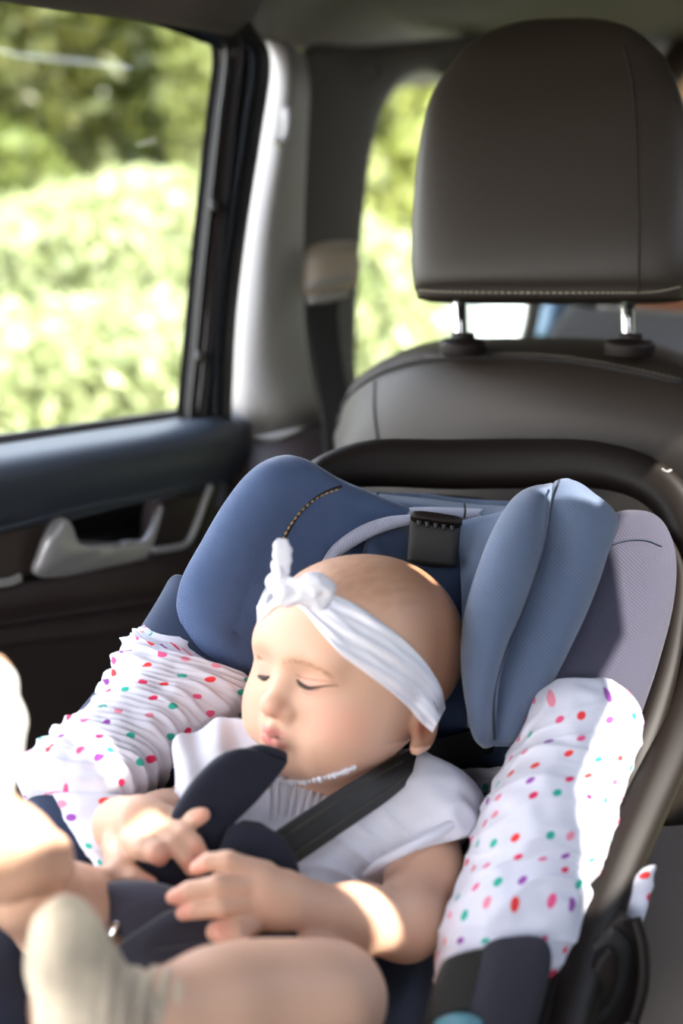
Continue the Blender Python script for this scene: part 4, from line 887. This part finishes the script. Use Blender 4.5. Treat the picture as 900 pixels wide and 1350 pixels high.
# white top
T = Field(np.array([-.13, .60, .74]), np.array([.125, 1.0, 1.10]), .0022)
g = .004
T.chain([(320, 1030, .905, 44), (430, 1062, .905, 60), (545, 1058, .885, 50)], .02, grow=g)
T.chain([(432, 1080, .905, 104), (372, 1185, .875, 112), (310, 1282, .85, 108)], .03, grow=g)
T.chain([(530, 1040, .875, 42), (572, 1072, .865, 48), (582, 1098, .85, 46)], .012, grow=g)      # left sleeve
T.chain([(500, 1110, .865, 50), (545, 1110, .855, 48)], .02, grow=g)
T.chain([(330, 1015, .895, 42), (296, 1018, .885, 36), (280, 1030, .87, 32)], .014, grow=g)       # right sleeve
T.cone(P(470, 975, .865), P(468, 940, .85), .040, .05, .006, 'sub')                                   # neck hole
T.cone(P(540, 1240, .80), P(640, 1175, .84), .042, .042, .003, 'sub')                              # sleeve opening (below the arm)
V2, F2 = T.mesh(); V2 = smooth_mesh(V2, F2, 3)
nn_ = np.zeros_like(V2)
fn = np.cross(V2[F2[:, 1]]-V2[F2[:, 0]], V2[F2[:, 3]]-V2[F2[:, 0]])
for c in range(4):
    for ax in range(3): nn_[:, ax] += np.bincount(F2[:, c], fn[:, ax], len(V2))
nn_ /= np.linalg.norm(nn_, axis=1)[:, None]+1e-12
def wr(q):
    q = Vector(q.tolist()); w1 = mnoise.noise(q*14); w2 = mnoise.noise(q*30+Vector((3, 1, 2)))
    return .0030*(1-abs(math.sin((q.x*.8+q.z*.9-q.y*.2)*95+w1*5)))**2+.0022*w2+.0012*mnoise.noise(q*75)
V2 = V2+nn_*np.array([wr(q) for q in V2])[:, None]
top = mk('white_top', V2, F2, 'shirt', baby)
# sleeve hem and lace neckline
tube('sleeve_hem', PP([(482, 1154, .822), (500, 1138, .815), (530, 1122, .81), (565, 1104, .815), (600, 1084, .83), (618, 1072, .85), (612, 1056, .87)]), [.002, .003, .0035, .0035, .0035, .0035, .003], 'shirt', top, n=60)
cpx = cr(np.array([(350, 1022), (375, 1030), (405, 1030), (440, 1022), (466, 1012)], float), 22)
for i, q in enumerate(cpx):
    h = hit([body, top], q[0], q[1]); 
    if h is None: continue
    s_ = 3.6+1.0*math.sin(i*2.1); dq = -np.dot(h-CAMN, BACK)-.003
    pillow('lace_scallop', [(q[0]-s_, q[1]-2, dq), (q[0], q[1]-s_*.9, dq), (q[0]+s_, q[1]-3, dq), (q[0]+s_*.6, q[1]+s_, dq), (q[0]-s_*.6, q[1]+s_, dq)], 'shirt', top, .0018, .001, n=20, rings=4)
# yoke gathers under the lace
for i in range(9):
    x0 = 345+i*12; pts = [hit([top], x0+10-k*3.2*i*.25, 1034+k*13+abs(4-i)*-1.2) for k in range(5)]
    pts = [p-ray(400, 1050)*.0004 for p in pts if p is not None]
    if len(pts) == 5: tube('gather', pts, [.0004, .0016, .0020, .0014, .0004], 'shirt', top, n=24, ns=8)
# right sleeve flap (flat white cotton falling beside the pad)
patch('sleeve_flap', [[(286, 949, .862), (312, 944, .862), (344, 962, .862)], [(254, 964, .848), (292, 975, .842), (340, 990, .842)], [(229, 977, .838), (262, 1002, .828), (305, 1020, .826)], [(228, 1020, .832), (248, 1035, .822), (285, 1048, .82)], [(227, 1066, .826), (240, 1070, .818), (262, 1074, .816)]], 'shirt', top, nu=40, nv=40, thick=.003, disp=lambda Bv: .0018*np.sin(Bv[:, :, 0]*260+Bv[:, :, 2]*120))
# socks
def sockmesh(name, chains, m, label, amp):
    pts = np.concatenate([PP([(q[0], q[1], q[2]) for q in c]) for c in chains]); S_ = Field(pts.min(0)-.06, pts.max(0)+.06, .0022)
    for c in chains: S_.chain(c, .012)
    v, f = S_.mesh(); v = smooth_mesh(v, f, 2); v = v+np.array([[mnoise.noise(Vector((q*55).tolist())+Vector((5*c, 0, 0)))*amp for c in range(3)] for q in v])
    if label.startswith('cream'):
        c0 = P(215, 1340, .62); rr = v-c0; ax = rr@RIGHT; rad = rr-ax[:, None]*RIGHT; rn = np.linalg.norm(rad, axis=1)[:, None]+1e-9; v = v+rad/rn*(np.exp(-((ax+.004)/.016)**2)*.0022*np.sin(ax*900))[:, None]
    return mk(name, v, f, m, baby, label)
sk = sockmesh('sock', [[(205, 1340, .62, 58), (125, 1345, .60, 60), (93, 1262, .60, 50), (84, 1220, .598, 40)], [(125, 1345, .60, 60), (90, 1420, .60, 60)]], 'sock', 'cream sock with grey spots on the near foot', .003)
sockmesh('sock', [[(-40, 1010, .60, 50), (-32, 960, .60, 52), (-30, 900, .598, 50)], [(-35, 1030, .60, 54), (-40, 980, .60, 52)]], 'sockw', 'fluffy white sock on the raised foot', .004)
#==OUTSIDE==
# ================================================================== OUTSIDE
gr = patch('ground', [[np.array([x, y, 0.0]) for x in (-14, -4, 4, 14)] for y in (-3, 6, 14, 30)], mat('meadow_grass', (.14, .17, .06), .9, var=(1.3, .8, (.25, .25, .11))), world=True, thick=.05, nu=12, nv=12); tag(gr, kind='structure')
dr = patch('gravel_drive', [[np.array([x, y, .03]) for x in (-.1, 1.2, 3.0)] for y in (3.6, 6, 9.5)], mat('pale_gravel', (.62, .60, .55), .9, var=(30, .5, (.45, .42, .38))), world=True, thick=.03, nu=8, nv=8); tag(dr, kind='structure')
def leaves(n, ctr, rad, size, seed, shell=.45):
    rs = np.random.RandomState(seed); d = rs.normal(size=(n, 3)); d /= np.linalg.norm(d, axis=1)[:, None]
    r = shell+(1-shell)*rs.rand(n)**.6
    cl = rs.normal(size=(14, 3)); cl /= np.linalg.norm(cl, axis=1)[:, None]; lump = .78+.22*np.max(d@cl.T, axis=1)**2
    C_ = np.array(ctr)+d*(r*lump)[:, None]*np.array(rad)
    a = rs.normal(size=(n, 3)); a /= np.linalg.norm(a, axis=1)[:, None]; b = np.cross(a, rs.normal(size=(n, 3))); b /= np.linalg.norm(b, axis=1)[:, None]
    s = size*(.6+.8*rs.rand(n))[:, None]; nn = np.cross(a, b)
    V = np.stack([C_-a*s, C_+b*s*.45+nn*s*.12, C_+a*s, C_-b*s*.45+nn*s*.12], 1).reshape(-1, 3); F = np.arange(n*4).reshape(-1, 4)
    return V, F
def leafmat(name, c, c2):
    m = mat(name, c, .32, var=(9, 1, c2)); b = m.node_tree.nodes['Principled BSDF']; t = m.node_tree
    tr = t.nodes.new('ShaderNodeBsdfTranslucent'); mx = t.nodes.new('ShaderNodeMixShader'); mx.inputs[0].default_value = .35
    l = b.inputs['Base Color'].links[0].from_socket; t.links.new(l, tr.inputs[0]); o = t.nodes['Material Output']
    t.links.new(b.outputs[0], mx.inputs[1]); t.links.new(tr.outputs[0], mx.inputs[2]); t.links.new(mx.outputs[0], o.inputs[0]); return m
LM = [leafmat('leaf_green', (.10, .13, .025), (.20, .22, .05)), leafmat('leaf_yellow', (.25, .28, .06), (.42, .42, .15)), leafmat('leaf_dark', (.055, .075, .015), (.15, .14, .035)), leafmat('leaf_pale', (.25, .29, .11), (.56, .57, .32))]
bark = mat('bark', (.10, .07, .05), .9)
def tree(x, y, rx, rz, zc, n, size, lm, seed, label, name='tree', cat='tree', group='trees beyond the car windows'):
    t = thing(name, label, cat, (x, y, 0), None)
    V, F = leaves(n, (x, y, zc), (rx, rx*.7, rz), size, seed); mk('crown', V, F, LM[lm], t, smooth=False, kind='stuff')
    tube('trunk', [np.array([x, y, -.02]), np.array([x+.05, y, zc*.5]), np.array([x-.03, y+.05, zc])], [.07+rx*.04, .06, .03], bark, t, n=8, ns=8)
# seen through the door window (left) : azimuth -15..-5 deg
tree(-2.9, 9.5, 1.6, 2.0, 2.3, 5200, .10, 2, 1, 'dark green tree filling the left edge of the door window')
tree(-1.5, 10.8, 1.4, 2.1, 2.4, 5000, .10, 0, 2, 'broad green tree in the middle of the door window')
tree(-.2, 9.6, 1.1, 1.9, 2.2, 7000, .10, 1, 3, 'yellow-green tree at the right edge of the door window')
tree(-2.3, 8.1, .8, .8, 1.0, 4500, .07, 0, 4, 'low green bush in the door window, left of the pale shrub', 'bush', 'bush')
tree(-1.2, 7.6, 1.0, .62, .75, 7000, .07, 3, 5, 'pale green shrub low in the middle of the door window', 'bush', 'bush')
tree(-1.75, 5.6, .85, .42, .42, 6500, .05, 3, 6, 'bright pale weeds just outside the door window sill', 'bush', 'bush')
tree(-.9, 5.9, .7, .4, .42, 5500, .05, 3, 7, 'bright pale shrub low at the right of the door window', 'bush', 'bush')
# through the quarter window : azimuth 0..5 deg
tree(.15, 10.2, .85, 1.5, 2.2, 8000, .08, 1, 8, 'yellow-green tree seen through the quarter window')
tree(1.3, 11.2, .95, 1.7, 2.1, 6000, .09, 0, 9, 'green tree behind the headrest, right of the quarter window')
tree(-.05, 6.0, .5, .55, .60, 5500, .055, 3, 10, 'pale bush low in the quarter window', 'bush', 'bush')
tree(3.3, 11.5, 1.2, 1.8, 2.0, 5000, .09, 0, 11, 'green tree hidden mostly by the headrest')
tree(-6.5, 15, 2.6, 2.4, 2.6, 6000, .14, 1, 21, 'yellowish tree far behind, at the upper left of the door window')
tree(-2.6, 16, 2.4, 2.2, 2.4, 6000, .14, 1, 22, 'yellowish far tree behind the broad green one in the door window')
tree(1.2, 15.5, 2.3, 2.3, 2.5, 5000, .14, 1, 23, 'yellowish far tree behind the quarter window')

# pale car parked behind, a sliver of it shows between the headrest posts
pcar = thing('parked_car', 'pale silver car parked outside, a sliver between the headrest posts', 'car', (2.0, 7.0, 0))
cw = mat('silver_paint', (.62, .64, .66), .25, coat=.6); dg = mat('dark_glass', (.03, .04, .05), .08)
def prism(name, prof, y0, y1, m, parent, bev=.05):
    bm = bmesh.new(); f = bm.faces.new([bm.verts.new((x, y0, z)) for x, z in prof]); r = bmesh.ops.extrude_face_region(bm, geom=[f])
    for v in r['geom']:
        if isinstance(v, bmesh.types.BMVert): v.co.y = y1
    bmesh.ops.recalc_face_normals(bm, faces=bm.faces); bmesh.ops.bevel(bm, geom=bm.edges[:], offset=bev, segments=3, affect='EDGES', profile=.6)
    V = [v.co.copy() for v in bm.verts]; bm.verts.index_update(); F = [[v.index for v in f.verts] for f in bm.faces]; bm.free(); return mk(name, V, F, m, parent, smooth=False)
prism('body', [(.62, .32), (.60, .62), (.70, .78), (1.45, .90), (4.0, .95), (4.35, .70), (4.35, .32)], 6.2, 7.9, cw, pcar)
prism('cabin', [(1.40, .90), (1.95, 1.36), (3.3, 1.38), (3.95, .94)], 6.32, 7.78, dg, pcar)
prism('roof', [(1.95, 1.34), (2.1, 1.42), (3.2, 1.42), (3.4, 1.34)], 6.34, 7.76, cw, pcar, .02)
for x in (1.35, 3.6):
    for y in (6.2, 7.75): tube('wheel', [(x, y-.05, .31), (x, y+.15, .31)], .31, 'rubber', pcar, n=4, ns=28)
